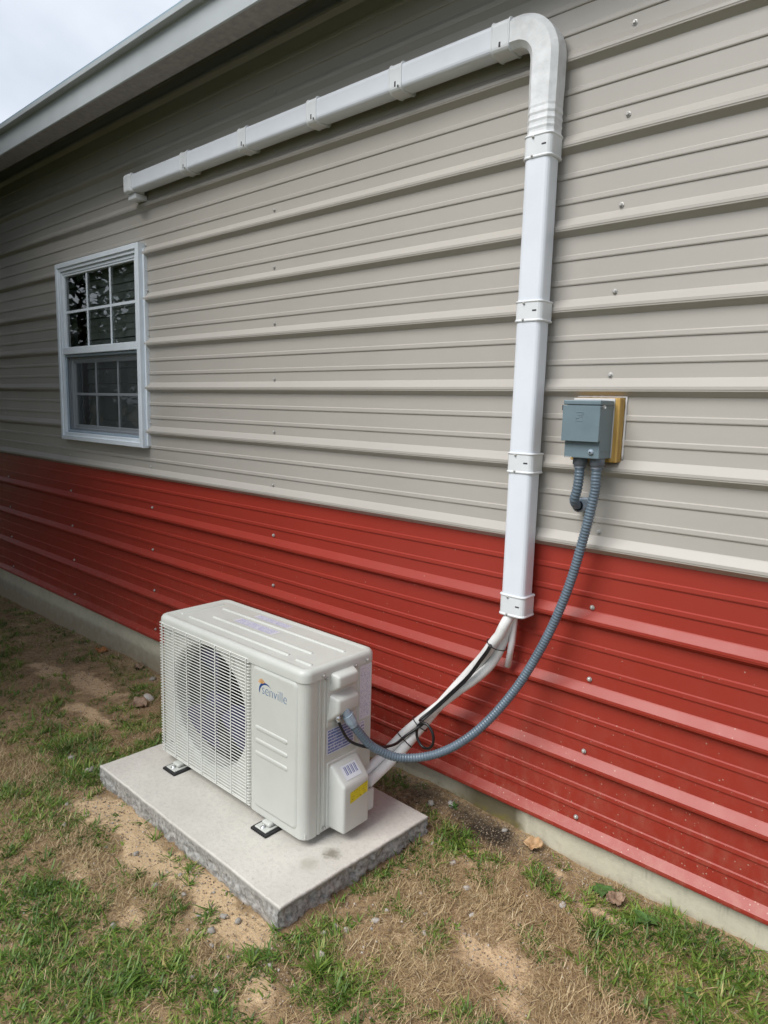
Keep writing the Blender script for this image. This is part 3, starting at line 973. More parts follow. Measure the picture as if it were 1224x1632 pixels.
# ================================================================== CONDUITS, PIPES, CABLES
def corrugated(name, ctrl, r, label, cat):
    pts = resample(catmull(ctrl, 24), 0.0023)
    o = tube(name, pts, r, 'conduit', None, 12, lambda i: (0.97, 1.09, 1.09, 0.96)[i % 4])
    tag(o, label, cat)
    return o
cond = corrugated('flexible_conduit', [(-0.842, -0.083, 1.285), (-0.8425, -0.083, 1.24), (-0.845, -0.081, 1.191), (-0.870, -0.078, 1.06), (-0.907, -0.078, 0.904), (-0.963, -0.088, 0.738), (-1.04, -0.12, 0.564),
    (-1.131, -0.18, 0.419), (-1.223, -0.25, 0.336), (-1.312, -0.33, 0.316), (-1.368, -0.40, 0.356), (-1.393, -0.445, 0.415), (-1.405, -0.468, 0.455), (-1.413, -0.480, 0.485)], 0.0132,
    'long grey flexible conduit looping from the electrical box down to the outdoor unit', 'conduit')
nut = tube('conduit_connector', [Vector((-1.4005, -0.461, 0.440)), Vector((-1.404, -0.467, 0.452)), Vector((-1.404, -0.467, 0.4525)), Vector((-1.411, -0.479, 0.478)), Vector((-1.4113, -0.4795, 0.4785)), Vector((-1.416, -0.487, 0.495))], 0.0160, 'fitting', cond, 8,
           lambda i: (0.95, 0.98, 1.15, 1.15, 0.9, 0.9)[i])
nut.data.polygons.foreach_set('use_smooth', [False] * len(nut.data.polygons))
stub = corrugated('flexible_conduit', [(-0.893, -0.083, 1.285), (-0.893, -0.084, 1.235), (-0.897, -0.083, 1.200), (-0.906, -0.076, 1.172), (-0.908, -0.056, 1.156), (-0.905, -0.036, 1.153)], 0.0132,
    'short grey conduit stub bending from the electrical box into the wall', 'conduit')
wf = lathe_y('wall_fitting', [(0.0160, -0.052), (0.0200, -0.050), (0.0215, -0.034), (0.0190, -0.028), (0.0200, -0.004), (0.0240, -0.002), (0.0240, 0.0)], 'fitting', stub, 12)
wf.location = (-0.905, -0.001, 1.153)

# insulated refrigerant pipes, twisted round each other
ctr = catmull([(-1.096, -0.050, 0.86), (-1.100, -0.054, 0.80), (-1.108, -0.068, 0.755), (-1.134, -0.072, 0.690), (-1.184, -0.078, 0.598), (-1.291, -0.102, 0.470), (-1.384, -0.165, 0.340), (-1.425, -0.235, 0.262), (-1.438, -0.31, 0.222), (-1.436, -0.37, 0.205)], 10)
fr_ = frames(ctr, Vector((0, -1, 0)))
def twist(t):
    return float(np.interp(t, [0, 0.30, 0.42, 0.52, 0.62, 0.74, 1.0], [-8, 0, 55, 130, 178, 250, 280]))
nP = len(ctr)
for s, lab in ((1, 'white insulated refrigerant pipe leaving the duct, the upper of two twisted pipes'), (-1, 'white insulated refrigerant pipe leaving the duct, the lower of two twisted pipes')):
    pts = []
    for i, c_ in enumerate(ctr):
        t = i / (nP - 1)
        ang = math.radians(twist(t)) + (0 if s > 0 else math.pi)
        off = 0.0165 * min(1.0, max(0.0, (t - 0.10) / 0.14))
        n, b = fr_[i]
        pts.append(c_ + n * (off * math.cos(ang)) + b * (off * math.sin(ang)))
    o = tube('refrigerant_pipe', pts, 0.0168, 'foam', None, 12, lambda i: 1.0 + 0.035 * noise.noise((i * 0.35, s, 0)))
    tag(o, lab, 'pipe', 'twisted refrigerant pipes')
    if s == 1:
        for t in (0.36, 0.665, 0.73, 0.80):
            i = int(t * (nP - 1))
            n, b = fr_[i]
            ring = []
            for k in range(25):
                a = 2 * math.pi * k / 24
                rr = 0.0275 + 0.007 * abs(math.cos(a - math.radians(twist(t))))
                ring.append(ctr[i] + n * (rr * math.cos(a)) + b * (rr * math.sin(a)))
            tube('cable_tie', ring, 0.0019, 'blacktube', o, 5, None, False)
o = tube('drain_pipe', [Vector((-1.082, -0.056, 0.86)), Vector((-1.092, -0.055, 0.78)), Vector((-1.100, -0.050, 0.69)), Vector((-1.1125, -0.047, 0.602))], 0.0105, 'drain', None, 12)
tag(o, 'short white drain pipe hanging open below the duct', 'pipe')

cable_pts = [(-1.430, -0.505, 0.475), (-1.422, -0.497, 0.440), (-1.410, -0.470, 0.390), (-1.385, -0.425, 0.362), (-1.362, -0.375, 0.350), (-1.375, -0.290, 0.325), (-1.372, -0.235, 0.338), (-1.338, -0.195, 0.375)]
loop = []
lc = Vector((-1.318, -0.205, 0.346))
for k in range(9):
    a = math.radians(115 - 360 * k / 8)
    loop.append((lc.x + 0.038 * math.cos(a), lc.y - 0.005 + 0.0012 * k, lc.z + 0.045 * math.sin(a)))
tail = [(-1.352, -0.190, 0.385), (-1.325, -0.160, 0.420), (-1.270, -0.132, 0.490), (-1.215, -0.118, 0.560), (-1.175, -0.112, 0.625), (-1.152, -0.110, 0.662), (-1.142, -0.106, 0.688)]
cab = tube('control_cable', resample(catmull(cable_pts + loop + tail, 10), 0.006), 0.0048, 'blacktube', None, 8)
tag(cab, 'black control cable with one coiled loop tied to the white pipes', 'cable')
tube('cable_strand', resample(catmull([(p[0] + 0.004, p[1] - 0.006, p[2] - 0.006) for p in tail], 10), 0.006), 0.0036, 'blacktube', cab, 7)
g = tube('cable_gland', [Vector((-1.4265, -0.502, 0.458)), Vector((-1.430, -0.505, 0.478)), Vector((-1.4303, -0.5055, 0.4785)), Vector((-1.433, -0.508, 0.492))], 0.0105, 'metal', cab, 6, lambda i: (0.85, 1.1, 0.8, 0.8)[i])

# ================================================================== CONCRETE PAD
PADZ = 0.075
PC = [Vector((-2.360, -0.823, 0)), Vector((-1.306, -0.831, 0)), Vector((-1.284, -0.213, 0)), Vector((-2.345, -0.206, 0))]
def build_pad():
    bm = bmesh.new()
    zs = [PADZ - 0.003, PADZ - 0.009, PADZ - 0.015, PADZ - 0.021, PADZ - 0.028, PADZ - 0.035, PADZ - 0.042, PADZ - 0.049, PADZ - 0.056, PADZ - 0.063, PADZ - 0.070, PADZ - 0.078, PADZ - 0.088, -0.03, -0.09]
    per = []
    for i in range(4):
        a, b = PC[i], PC[(i + 1) % 4]
        n = int((b - a).length / 0.0075)
        d = (b - a).normalized()
        nrm = Vector((d.y, -d.x, 0))
        for k in range(n):
            per.append((a.lerp(b, k / n), nrm, i, k / n))
    rings = []
    top = []
    for (p, nrm, i, t) in per:
        w = 0.0025 * noise.noise((p.x * 9, p.y * 9, 0)) + 0.0012 * noise.noise((p.x * 60, p.y * 60, 0))
        top.append(bm.verts.new((p.x + nrm.x * (w - 0.004), p.y + nrm.y * (w - 0.004), PADZ)))
    rings.append(top)
    for j, z in enumerate(zs):
        ring = []
        for (p, nrm, i, t) in per:
            w = 0.0025 * noise.noise((p.x * 9, p.y * 9, 0)) + 0.0012 * noise.noise((p.x * 60, p.y * 60, 0))
            q = Vector((p.x, p.y, z))
            depth = PADZ - z
            rough = min(1.0, max(0.0, (depth - (0.024 + 0.012 * noise.noise((p.x * 6, p.y * 6, 4)) if i in (0, 3) else 0.010)) / 0.012))
            cell = noise.voronoi(q * 48)[0]
            cell2 = noise.voronoi(q * 95)[0]
            mod = 0.6 + 0.7 * (0.5 + noise.noise(q * 9 + Vector((3, 1, 7))))
            bumpv = mod * (0.012 * (0.45 - cell[0]) + 0.008 * (0.42 - cell2[0])) + 0.010 * noise.noise(q * 15) - 0.010 * (noise.noise(q * 42) > 0.34)
            amp = (1.0 if i == 1 else 0.75)
            w += rough * amp * bumpv - (0.006 * rough if i == 1 else 0.0)
            if j == 0:
                w -= 0.001
            ring.append(bm.verts.new((p.x + nrm.x * w, p.y + nrm.y * w, z + rough * 0.003 * noise.noise(q * 90))))
        rings.append(ring)
    m = len(per)
    for a, b in zip(rings[:-1], rings[1:]):
        for k in range(m):
            l = (k + 1) % m
            bm.faces.new((a[k], b[k], b[l], a[l]))
    bm.faces.new(top)
    me = bm_mesh('concrete_pad', bm)
    mt = bpy.data.materials.new('pad_concrete')
    nt, b = nodes_of(mt)
    tcn = nt.nodes.new('ShaderNodeTexCoord').outputs['Object']
    n1 = noise_tex(nt, 5.0, 6.0, 0.6, tcn)
    n2 = noise_tex(nt, 70.0, 5.0, 0.6, tcn)
    n3 = noise_tex(nt, 240.0, 2.0, 0.5, tcn)
    geo = nt.nodes.new('ShaderNodeSeparateXYZ')
    nt.links.new(tcn, geo.inputs[0])
    topc = mix_col(nt, ramp(nt, n1, 0.3, 0.7), (0.53, 0.505, 0.455), (0.64, 0.612, 0.555))
    topc = mix_col(nt, math_node(nt, 'MULTIPLY', ramp(nt, n2, 0.48, 0.72), 0.5), topc, (0.44, 0.415, 0.375))
    pit = math_node(nt, 'MULTIPLY', math_node(nt, 'GREATER_THAN', n3, 0.665), 0.6)
    topc = mix_col(nt, pit, topc, (0.25, 0.24, 0.22))
    def spot(cx, cy, r, col, k, base):
        dx = math_node(nt, 'SUBTRACT', geo.outputs[0], cx)
        dy = math_node(nt, 'SUBTRACT', geo.outputs[1], cy)
        d = math_node(nt, 'SQRT', math_node(nt, 'ADD', math_node(nt, 'MULTIPLY', dx, dx), math_node(nt, 'MULTIPLY', dy, dy)))
        d = math_node(nt, 'ADD', d, math_node(nt, 'MULTIPLY', math_node(nt, 'SUBTRACT', n2, 0.5), r * 1.6))
        return mix_col(nt, math_node(nt, 'MULTIPLY', ramp(nt, d, r, r * 0.35), k), base, col)
    topc = spot(-1.372, -0.575, 0.034, (0.20, 0.18, 0.14), 0.85, topc)
    topc = spot(-1.385, -0.655, 0.034, (0.36, 0.345, 0.27), 0.6, topc)
    side = mix_col(nt, ramp(nt, n2, 0.35, 0.65), (0.17, 0.166, 0.156), (0.47, 0.46, 0.435))
    band = math_node(nt, 'MULTIPLY', ramp(nt, math_node(nt, 'ADD', geo.outputs[2], math_node(nt, 'MULTIPLY', n1, 0.03)), PADZ - 0.014, PADZ + 0.004), 0.6)
    side = mix_col(nt, band, side, (0.29, 0.28, 0.255))
    sidef = ramp(nt, geo.outputs[2], PADZ - 0.0025, PADZ - 0.009)
    c = mix_col(nt, sidef, topc, side)
    lowf = ramp(nt, math_node(nt, 'ADD', geo.outputs[2], math_node(nt, 'MULTIPLY', n1, -0.03)), 0.0, -0.02)
    c = mix_col(nt, math_node(nt, 'MULTIPLY', lowf, 0.5), c, (0.25, 0.19, 0.13))
    nt.links.new(c, b.inputs['Base Color'])
    b.inputs['Roughness'].default_value = 0.85
    hh = math_node(nt, 'ADD', n2, math_node(nt, 'MULTIPLY', pit, -0.6))
    bump(nt, b, hh, 0.35, 0.004)
    o = link('concrete_pad', me, mt)
    for p_ in o.data.polygons:
        p_.use_smooth = len(p_.vertices) == 4
    tag(o, 'pale rough-sided concrete pad carrying the outdoor unit', 'concrete pad')
build_pad()

# ================================================================== OUTDOOR UNIT
AW, AD, AH = 0.808, 0.304, 0.524
ac = empty('outdoor_unit', (-2.250, -0.632, 0.100), 'ivory outdoor air conditioning unit with round fan grille on the pad', 'air conditioner')
ac.rotation_euler = (0, 0, math.radians(0.35))
# local axes: x 0..AW along the front, y 0 front .. AD back, z 0 bottom
RC = 0.030
FCX, FCZ, FR = 0.292, 0.272, 0.222
def front_panel():
    V, F = [], []
    z0, z1 = 0.0, AH
    # flat plate with a round opening: rectangle RC..0.548
    x0, x1 = RC, 0.548
    n = 96
    def rect_pt(a):
        dx, dz = math.cos(a), math.sin(a)
        t = 1e9
        if dx > 1e-9: t = min(t, (x1 - FCX) / dx)
        if dx < -1e-9: t = min(t, (x0 - FCX) / dx)
        if dz > 1e-9: t = min(t, (z1 - FCZ) / dz)
        if dz < -1e-9: t = min(t, (z0 - FCZ) / dz)
        return (FCX + dx * t, FCZ + dz * t)
    angs = [2 * math.pi * i / n for i in range(n)]
    for cx, cz in ((x0, z0), (x1, z0), (x1, z1), (x0, z1)):
        angs.append(math.atan2(cz - FCZ, cx - FCX) % (2 * math.pi))
    angs = sorted(angs)
    m = len(angs)
    rings = [lambda a: (*rect_pt(a), 0.008), lambda a: (FCX + (FR + 0.006) * math.cos(a), FCZ + (FR + 0.006) * math.sin(a), 0.008),
             lambda a: (FCX + FR * math.cos(a), FCZ + FR * math.sin(a), 0.011), lambda a: (FCX + (FR - 0.008) * math.cos(a), FCZ + (FR - 0.008) * math.sin(a), 0.022), lambda a: (FCX + (FR - 0.010) * math.cos(a), FCZ + (FR - 0.010) * math.sin(a), 0.07)]
    for f in rings:
        for a in angs:
            x, z, y = f(a)
            V.append((x, y, z))
    for k in range(len(rings) - 1):
        for i in range(m):
            j = (i + 1) % m
            F.append((k * m + i, k * m + j, (k + 1) * m + j, (k + 1) * m + i))
    # plan polylines swept in z: left wrap, step, right plate, right wrap
    def strip(pl):
        b = len(V)
        zz = [z0, z0 + 0.004, z1]
        for z in zz:
            for (x, y) in pl:
                V.append((x, y + (0.003 if z == z0 else 0), z))
        k = len(pl)
        for r in range(len(zz) - 1):
            for i in range(k - 1):
                F.append((b + r * k + i, b + r * k + i + 1, b + (r + 1) * k + i + 1, b + (r + 1) * k + i))
    left = [(0.0, 0.070), (0.0, RC)] + [(RC - RC * math.cos(a), 0.008 + (RC - 0.008) * (1 - math.sin(a))) for a in np.linspace(0.15, math.pi / 2, 6)]
    strip(left)
    right = [(0.548, 0.008), (0.551, 0.001), (0.554, 0.0), (AW - RC, 0.0)] + [(AW - RC + RC * math.sin(a), RC - RC * math.cos(a)) for a in np.linspace(0.2, math.pi / 2, 7)] + [(AW, 0.050), (AW - 0.003, 0.052), (AW - 0.003, 0.056), (AW, 0.058), (AW, 0.066), (AW - 0.004, 0.068)]
    strip(right)
    return link('front_panel', pydata('front_panel', V, F), 'ac', ac)
fp = front_panel()
# raised field on the plain part of the front
def soft_plate(name, x0, x1, z0, z1, h, r, mat, parent, axis='front', soft=0.006, n=5):
    """raised panel with rounded corners and a soft shoulder"""
    w, hgt = x1 - x0, z1 - z0
    cx, cz = (x0 + x1) / 2, (z0 + z1) / 2
    V, F = [], []
    lv = [(0.0, -0.0005), (soft * 0.25, h * 0.35), (soft * 0.6, h * 0.85), (soft, h)]
    m = None
    for inset, hh in lv:
        rr = max(r - inset, 0.001)
        pr = rrect(w - 2 * inset, hgt - 2 * inset, rr, n)
        m = len(pr)
        for a, b in pr:
            if axis == 'front':
                V.append((cx + a, -hh, cz + b))
            elif axis == 'side':
                V.append((hh, cx + a, cz + b))
            else:
                V.append((cx + a, cz + b, hh))
    for k in range(len(lv) - 1):
        for i in range(m):
            j = (i + 1) % m
            F.append((k * m + i, k * m + j, (k + 1) * m + j, (k + 1) * m + i))
    F.append(tuple(range((len(lv) - 1) * m, len(lv) * m)))
    o = link(name, pydata(name, V, F), mat, parent, False)
    for p_ in o.data.polygons[:-1]:
        p_.use_smooth = True
    return o
soft_plate('raised_field', 0.562, 0.778, 0.026, 0.506, 0.005, 0.022, 'ac', fp, 'front', 0.012)
for zc in (0.303, 0.259, 0.216):
    o = soft_plate('embossed_bar', 0.578, 0.738, zc - 0.0085, zc + 0.0085, 0.0035, 0.0084, 'ac', fp, 'front', 0.006)
    o.location.y = -0.0045
# logo: lettering, swoosh, small sun
me = text_mesh('senville', 0.044, -0.0011)
me.materials.append(MAT['lettering'])
lo = link('lettering', me, None, fp)
lo.rotation_euler = (math.pi / 2, 0, 0)
xs_ = [v.co.x for v in me.vertices]
sc_ = 0.118 / (max(xs_) - min(xs_))
lo.scale = (sc_, sc_ * 1.16, 1)
lo.location = (0.614 - min(xs_) * sc_, -0.0056, 0.424)
V, F = [], []
nS = 18
for i in range(nS + 1):
    t = i / nS
    a = math.radians(200 - 165 * t)
    th = 0.0075 * math.sin(math.pi * min(1, 0.08 + 0.95 * t)) ** 0.9
    for r in (0.031, 0.031 - th):
        V.append((0.631 + r * 1.05 * math.cos(a), -0.0056, 0.434 + r * 0.92 * math.sin(a)))
for i in range(nS):
    F.append((2 * i, 2 * i + 1, 2 * i + 3, 2 * i + 2))
link('logo_swoosh', pydata('logo_swoosh', V, F), 'blue', fp)
V, F = [], []
for k in range(7):
    a = math.radians(165 - k * 22)
    c0 = Vector((0.612, -0.0056, 0.455))
    for r, da in ((0.004, -0.16), (0.004, 0.16), (0.0175, 0.09), (0.0175, -0.09)):
        V.append((c0.x + r * math.cos(a + da), c0.y - 0.0002, c0.z + r * math.sin(a + da)))
    F.append((4 * k, 4 * k + 1, 4 * k + 2, 4 * k + 3))
link('logo_sun', pydata('logo_sun', V, F), 'orange', fp)

# grille: coated wires bent back into the panel at both ends
grille = box('fan_grille', 0.012, 0.545, -0.0030, 0.0005, 0.012, 0.0165, 'wire', ac, 0.001)
def wire_path(x0, x1, yf, yb):
    return [Vector((x0, yb, 0)), Vector((x0, yf + 0.003, 0)), Vector((x0 + 0.003, yf, 0)), Vector((x1 - 0.003, yf, 0)), Vector((x1, yf + 0.003, 0)), Vector((x1, yb, 0))]
V, F = sweep(wire_path(0.008, 0.543, -0.004, 0.016), circ(0.0016, 6), None, Vector((0, 0, 1)))
wire_me = pydata('wire', V, F)
wire_me.materials.append(MAT['wire'])
wire_me.polygons.foreach_set('use_smooth', [True] * len(wire_me.polygons))
nW = 46
for i in range(nW):
    o = link('wire', wire_me, None, grille)
    o.location = (0, 0, 0.0225 + (0.516 - 0.0225) * i / (nW - 1))
V, F = sweep([Vector((0, 0.012, 0.016)), Vector((0, -0.003, 0.016)), Vector((0, -0.0065, 0.020)), Vector((0, -0.0068, 0.27)), Vector((0, -0.0065, 0.5145)), Vector((0, -0.003, 0.5185)), Vector((0, 0.012, 0.5185))], circ(0.0019, 6), None, Vector((1, 0, 0)))
vw_me = pydata('upright_wire', V, F)
vw_me.materials.append(MAT['wire'])
for x in (0.030, 0.107, 0.190, 0.276, 0.362, 0.449, 0.532):
    o = link('upright_wire', vw_me, None, grille)
    o.location = (x, 0, 0)
# small grille fixings
for (x, z) in ((0.06, 0.478), (0.515, 0.482), (0.515, 0.06), (0.06, 0.06)):
    o = link('screw', SCREW, None, grille)
    o.location = (x, 0.0075, z)
    o.scale = (0.8, 0.8, 0.8)

# fan behind the grille
fan = lathe_y('fan', [(0.040, 0.075), (0.046, 0.060), (0.046, 0.035), (0.038, 0.028), (0.012, 0.026), (0.010, 0.020), (0.005, 0.018)], 'fan', ac, 24)
fan.location = (FCX, 0, FCZ)
def blade():
    V, F = [], []
    nr, na = 8, 8
    for i in range(nr + 1):
        r = 0.040 + (0.198 - 0.040) * i / nr
        for j in range(na + 1):
            sw = 0.28 * (i / nr)
            a = (-0.45 + 0.95 * j / na) * (0.85 + 0.25 * i / nr) + sw
            y = 0.038 + 0.040 * j / na - 0.006 * math.sin(math.pi * j / na)
            V.append((r * math.cos(a), y, r * math.sin(a)))
    for i in range(nr):
        for j in range(na):
            a = i * (na + 1) + j
            F.append((a, a + 1, a + na + 2, a + na + 1))
    me_ = pydata('blade', V, F)
    me_.materials.append(MAT['fan'])
    me_.polygons.foreach_set('use_smooth', [True] * len(me_.polygons))
    return me_
bl = blade()
for k in range(3):
    o = link('blade', bl, None, fan)
    o.rotation_euler = (0, math.radians(120 * k + 25), 0)
box('coil', 0.02, 0.53, 0.255, 0.29, 0.03, 0.51, 'coil', ac)
box('motor_bracket', FCX - 0.02, FCX + 0.02, 0.10, 0.14, 0.02, 0.51, 'dark', ac)
box('rear_light_stop', 0.004, AW - 0.02, AD - 0.010, AD - 0.004, 0.01, AH, 'coil', ac)  # dark back plate added so no light leaks in behind the fan
box('partition', 0.545, 0.550, 0.02, 0.29, 0.01, 0.515, 'dark', ac)
box('base_pan', 0.004, AW - 0.004, 0.010, AD - 0.002, 0.001, 0.022, 'ac', ac, 0.003)

# right side panel and rear corner
def side_panel():
    V, F = [], []
    pl = [(AW - 0.0035, 0.069), (AW - 0.001, 0.071), (AW - 0.0005, 0.074), (AW - 0.0005, AD - 0.020)] + [(AW - 0.0005 - 0.018 + 0.018 * math.cos(a), AD - 0.020 + 0.018 * math.sin(a)) for a in np.linspace(0.2, math.pi / 2, 5)] + [(0.60, AD - 0.002)]
    zz = [0.002, AH]
    for z in zz:
        for x, y in pl:
            V.append((x, y, z))
    k = len(pl)
    for i in range(k - 1):
        F.append((i, i + 1, k + i + 1, k + i))
    return link('side_panel', pydata('side_panel', V, F), 'ac', ac)
sp = side_panel()
box('side_panel', 0.001, 0.004, 0.071, AD - 0.004, 0.002, AH, 'ac', ac)
# pressed fields on the side panel
def side_plate(name, y0, y1, z0, z1, h, r, mat='ac', soft=0.005):
    o = soft_plate(name, y0, y1, z0, z1, h, r, mat, sp, 'side', soft)
    o.location.x = AW - 0.0005
    return o
side_plate('pressed_field', 0.2245, 0.290, 0.150, 0.509, 0.0022, 0.008)
side_plate('pressed_field', 0.078, 0.086, 0.02, 0.505, 0.002, 0.0035, soft=0.003)
# terminal covers: two bulged hoods
def hood(name, y0, y1, z0, z1, depth, slope_top, slope_bot, flare=0.0):
    bm = bmesh.new()
    x = AW
    pts = {}
    o_in = 0.010
    b = [bm.verts.new((x - 0.001, y0 - flare, z0)), bm.verts.new((x - 0.001, y1, z0)), bm.verts.new((x - 0.001, y1, z1)), bm.verts.new((x - 0.001, y0, z1))]
    t = [bm.verts.new((x + depth, y0 + o_in, z0 + slope_bot)), bm.verts.new((x + depth, y1 - o_in, z0 + slope_bot)), bm.verts.new((x + depth, y1 - o_in, z1 - slope_top)), bm.verts.new((x + depth, y0 + o_in, z1 - slope_top))]
    bm.faces.new(t)
    for i in range(4):
        j = (i + 1) % 4
        bm.faces.new((b[i], b[j], t[j], t[i]))
    es = [e for e in bm.edges if not (e.verts[0] in b and e.verts[1] in b)]
    bmesh.ops.bevel(bm, geom=es, offset=0.008, segments=3, profile=0.5, affect='EDGES')
    bmesh.ops.recalc_face_normals(bm, faces=bm.faces)
    me_ = bm_mesh(name, bm)
    o = link(name, me_, 'acplastic', ac, True)
    return o
box('terminal_plate', AW - 0.001, AW + 0.0025, 0.090, 0.212, 0.345, 0.521, 'acplastic', ac, 0.001)
hood('terminal_cover', 0.100, 0.203, 0.4515, 0.519, 0.034, 0.010, 0.022)
hood('terminal_cover', 0.098, 0.205, 0.358, 0.448, 0.036, 0.012, 0.034, 0.010)
# valve cover
def valve_cover():
    bm = bmesh.new()
    x = AW
    d = 0.066
    y0, y1, zb, zt, zs = 0.102, 0.226, 0.004, 0.216, 0.160
    b = [(x - 0.001, y0, zb), (x - 0.001, y1, zb), (x - 0.001, y1, zt), (x - 0.001, y0, zt)]
    t = [(x + d, y0 + 0.004, zb), (x + d, y1 - 0.004, zb), (x + d, y1 - 0.004, zs), (x + d, y0 + 0.004, zs)]
    m_ = [(x + 0.012, y0 + 0.002, zt - 0.001), (x + 0.012, y1 - 0.002, zt - 0.001)]
    B = [bm.verts.new(v) for v in b]
    T = [bm.verts.new(v) for v in t]
    Mv = [bm.verts.new(v) for v in m_]
    bm.faces.new(T)
    bm.faces.new((B[0], B[1], T[1], T[0]))
    bm.faces.new((T[3], T[2], Mv[1], Mv[0]))
    bm.faces.new((Mv[0], Mv[1], B[2], B[3]))
    bm.faces.new((B[3], B[0], T[0], T[3], Mv[0]))
    bm.faces.new((B[1], B[2], Mv[1], T[2], T[1]))
    es = [e for e in bm.edges if not (e.verts[0] in B and e.verts[1] in B)]
    bmesh.ops.bevel(bm, geom=es, offset=0.010, segments=3, profile=0.5, affect='EDGES')
    bmesh.ops.recalc_face_normals(bm, faces=bm.faces)
    o = link('valve_cover', bm_mesh('valve_cover', bm), 'acplastic', ac, True)
    return o
vc = valve_cover()
soft_plate('cover_flange', 0.092, 0.236, 0.004, 0.226, 0.004, 0.008, 'acplastic', vc, 'side', 0.003).location.x = AW - 0.0005
box('rear_foot_block', AW - 0.01, AW + 0.030, 0.236, 0.285, 0.004, 0.080, 'acplastic', ac, 0.006)

# top cover with pressed ribs
def top_cover():
    V, F = [], []
    g = 0.004
    w, d = AW + 2 * g, AD + 2 * g
    cx, cy = AW / 2, AD / 2
    lv = [(0.0, 0.508), (0.0, 0.5295), (0.0015, 0.536), (0.006, 0.5425), (0.012, 0.5455), (0.020, 0.5463), (0.026, 0.5440), (0.032, 0.5425)]
    m = 0
    for ins, z in lv:
        pr = rrect(w - 2 * ins, d - 2 * ins, max(0.034 - ins * 0.7, 0.008), 6)
        m = len(pr)
        for a, b in pr:
            V.append((cx + a, cy + b, z))
    for k in range(len(lv) - 1):
        for i in range(m):
            j = (i + 1) % m
            F.append((k * m + i, k * m + j, (k + 1) * m + j, (k + 1) * m + i))
    F.append(tuple(range((len(lv) - 1) * m, len(lv) * m)))
    o = link('top_cover', pydata('top_cover', V, F), 'ac', ac)
    for p_ in o.data.polygons:
        p_.use_smooth = len(p_.vertices) == 4
    return o
lid = top_cover()
LT = 0.5425
def lid_rib(x0, x1, y0, y1):
    o = soft_plate('embossed_rib', x0, x1, y0, y1, 0.0045, min(0.007, (y1 - y0) / 2 * 0.95), 'ac', lid, 'top', 0.006)
    o.location.z = LT
lid_rib(0.10, 0.66, 0.058, 0.074)
lid_rib(0.16, 0.70, 0.120, 0.136)
lid_rib(0.10, 0.76, 0.205, 0.221)
lid_rib(0.700, 0.775, 0.050, 0.066)
soft_plate('embossed_rib', 0.045, 0.060, 0.06, 0.25, 0.0045, 0.007, 'ac', lid, 'top', 0.006).location.z = LT
for (x, y, rz) in ((AW + 0.0042, 0.070, 90), (AW + 0.0042, 0.262, 90)):
    o = link('screw', SCREW, None, lid)
    o.rotation_euler = (0, 0, math.radians(rz))
    o.location = (x, y, 0.519)
    o.scale = (0.9, 0.9, 0.9)
for (y, z) in ((0.085, 0.505), (0.210, 0.514), (0.083, 0.014)):
    o = link('screw', SCREW, None, sp)
    o.rotation_euler = (0, 0, math.radians(90))
    o.location = (AW + 0.003, y, z)
    o.scale = (0.85, 0.85, 0.85)

# stickers (flat print)
def quad(name, pts, mat, parent):
    return link(name, pydata(name, pts, [(0, 1, 2, 3)]), mat, parent)
LAV, INK = (0.66, 0.66, 0.72), (0.19, 0.20, 0.40)
pm_top = print_mat('top_notice_print', (0.62, 0.62, 0.66), (0.34, 0.35, 0.55), 6, 60, (0, 1), 0.46, 0.2)
quad('notice_sticker', [(0.245, 0.150, LT + 0.0006), (0.470, 0.150, LT + 0.0006), (0.470, 0.190, LT + 0.0006), (0.245, 0.190, LT + 0.0006)], pm_top, lid)
quad('notice_sticker', [(0.262, 0.232, LT + 0.0006), (0.455, 0.232, LT + 0.0006), (0.455, 0.262, LT + 0.0006), (0.262, 0.262, LT + 0.0006)], pm_top, lid)
pm_lab = print_mat('rating_print', LAV, (0.30, 0.30, 0.46), 38, 26, (1, 2), 0.54, 0.18)
quad('rating_label', [(AW + 0.0024, 0.2325, 0.322), (AW + 0.0024, 0.283, 0.322), (AW + 0.0024, 0.283, 0.503), (AW + 0.0024, 0.2325, 0.503)], pm_lab, sp)
quad('warning_label', [(AW + 0.0024, 0.2325, 0.235), (AW + 0.0024, 0.258, 0.235), (AW + 0.0024, 0.258, 0.315), (AW + 0.0024, 0.2325, 0.315)], print_mat('warning_print', LAV, INK, 7, 9, (1, 2), 0.5, 0.2), sp)
quad('wiring_label', [(AW + 0.0012, 0.089, 0.252), (AW + 0.0012, 0.212, 0.252), (AW + 0.0012, 0.212, 0.334), (AW + 0.0012, 0.089, 0.334)], print_mat('wiring_print', (0.62, 0.65, 0.74), (0.13, 0.17, 0.40), 8, 60, (1, 2), 0.40, 0.13), sp)

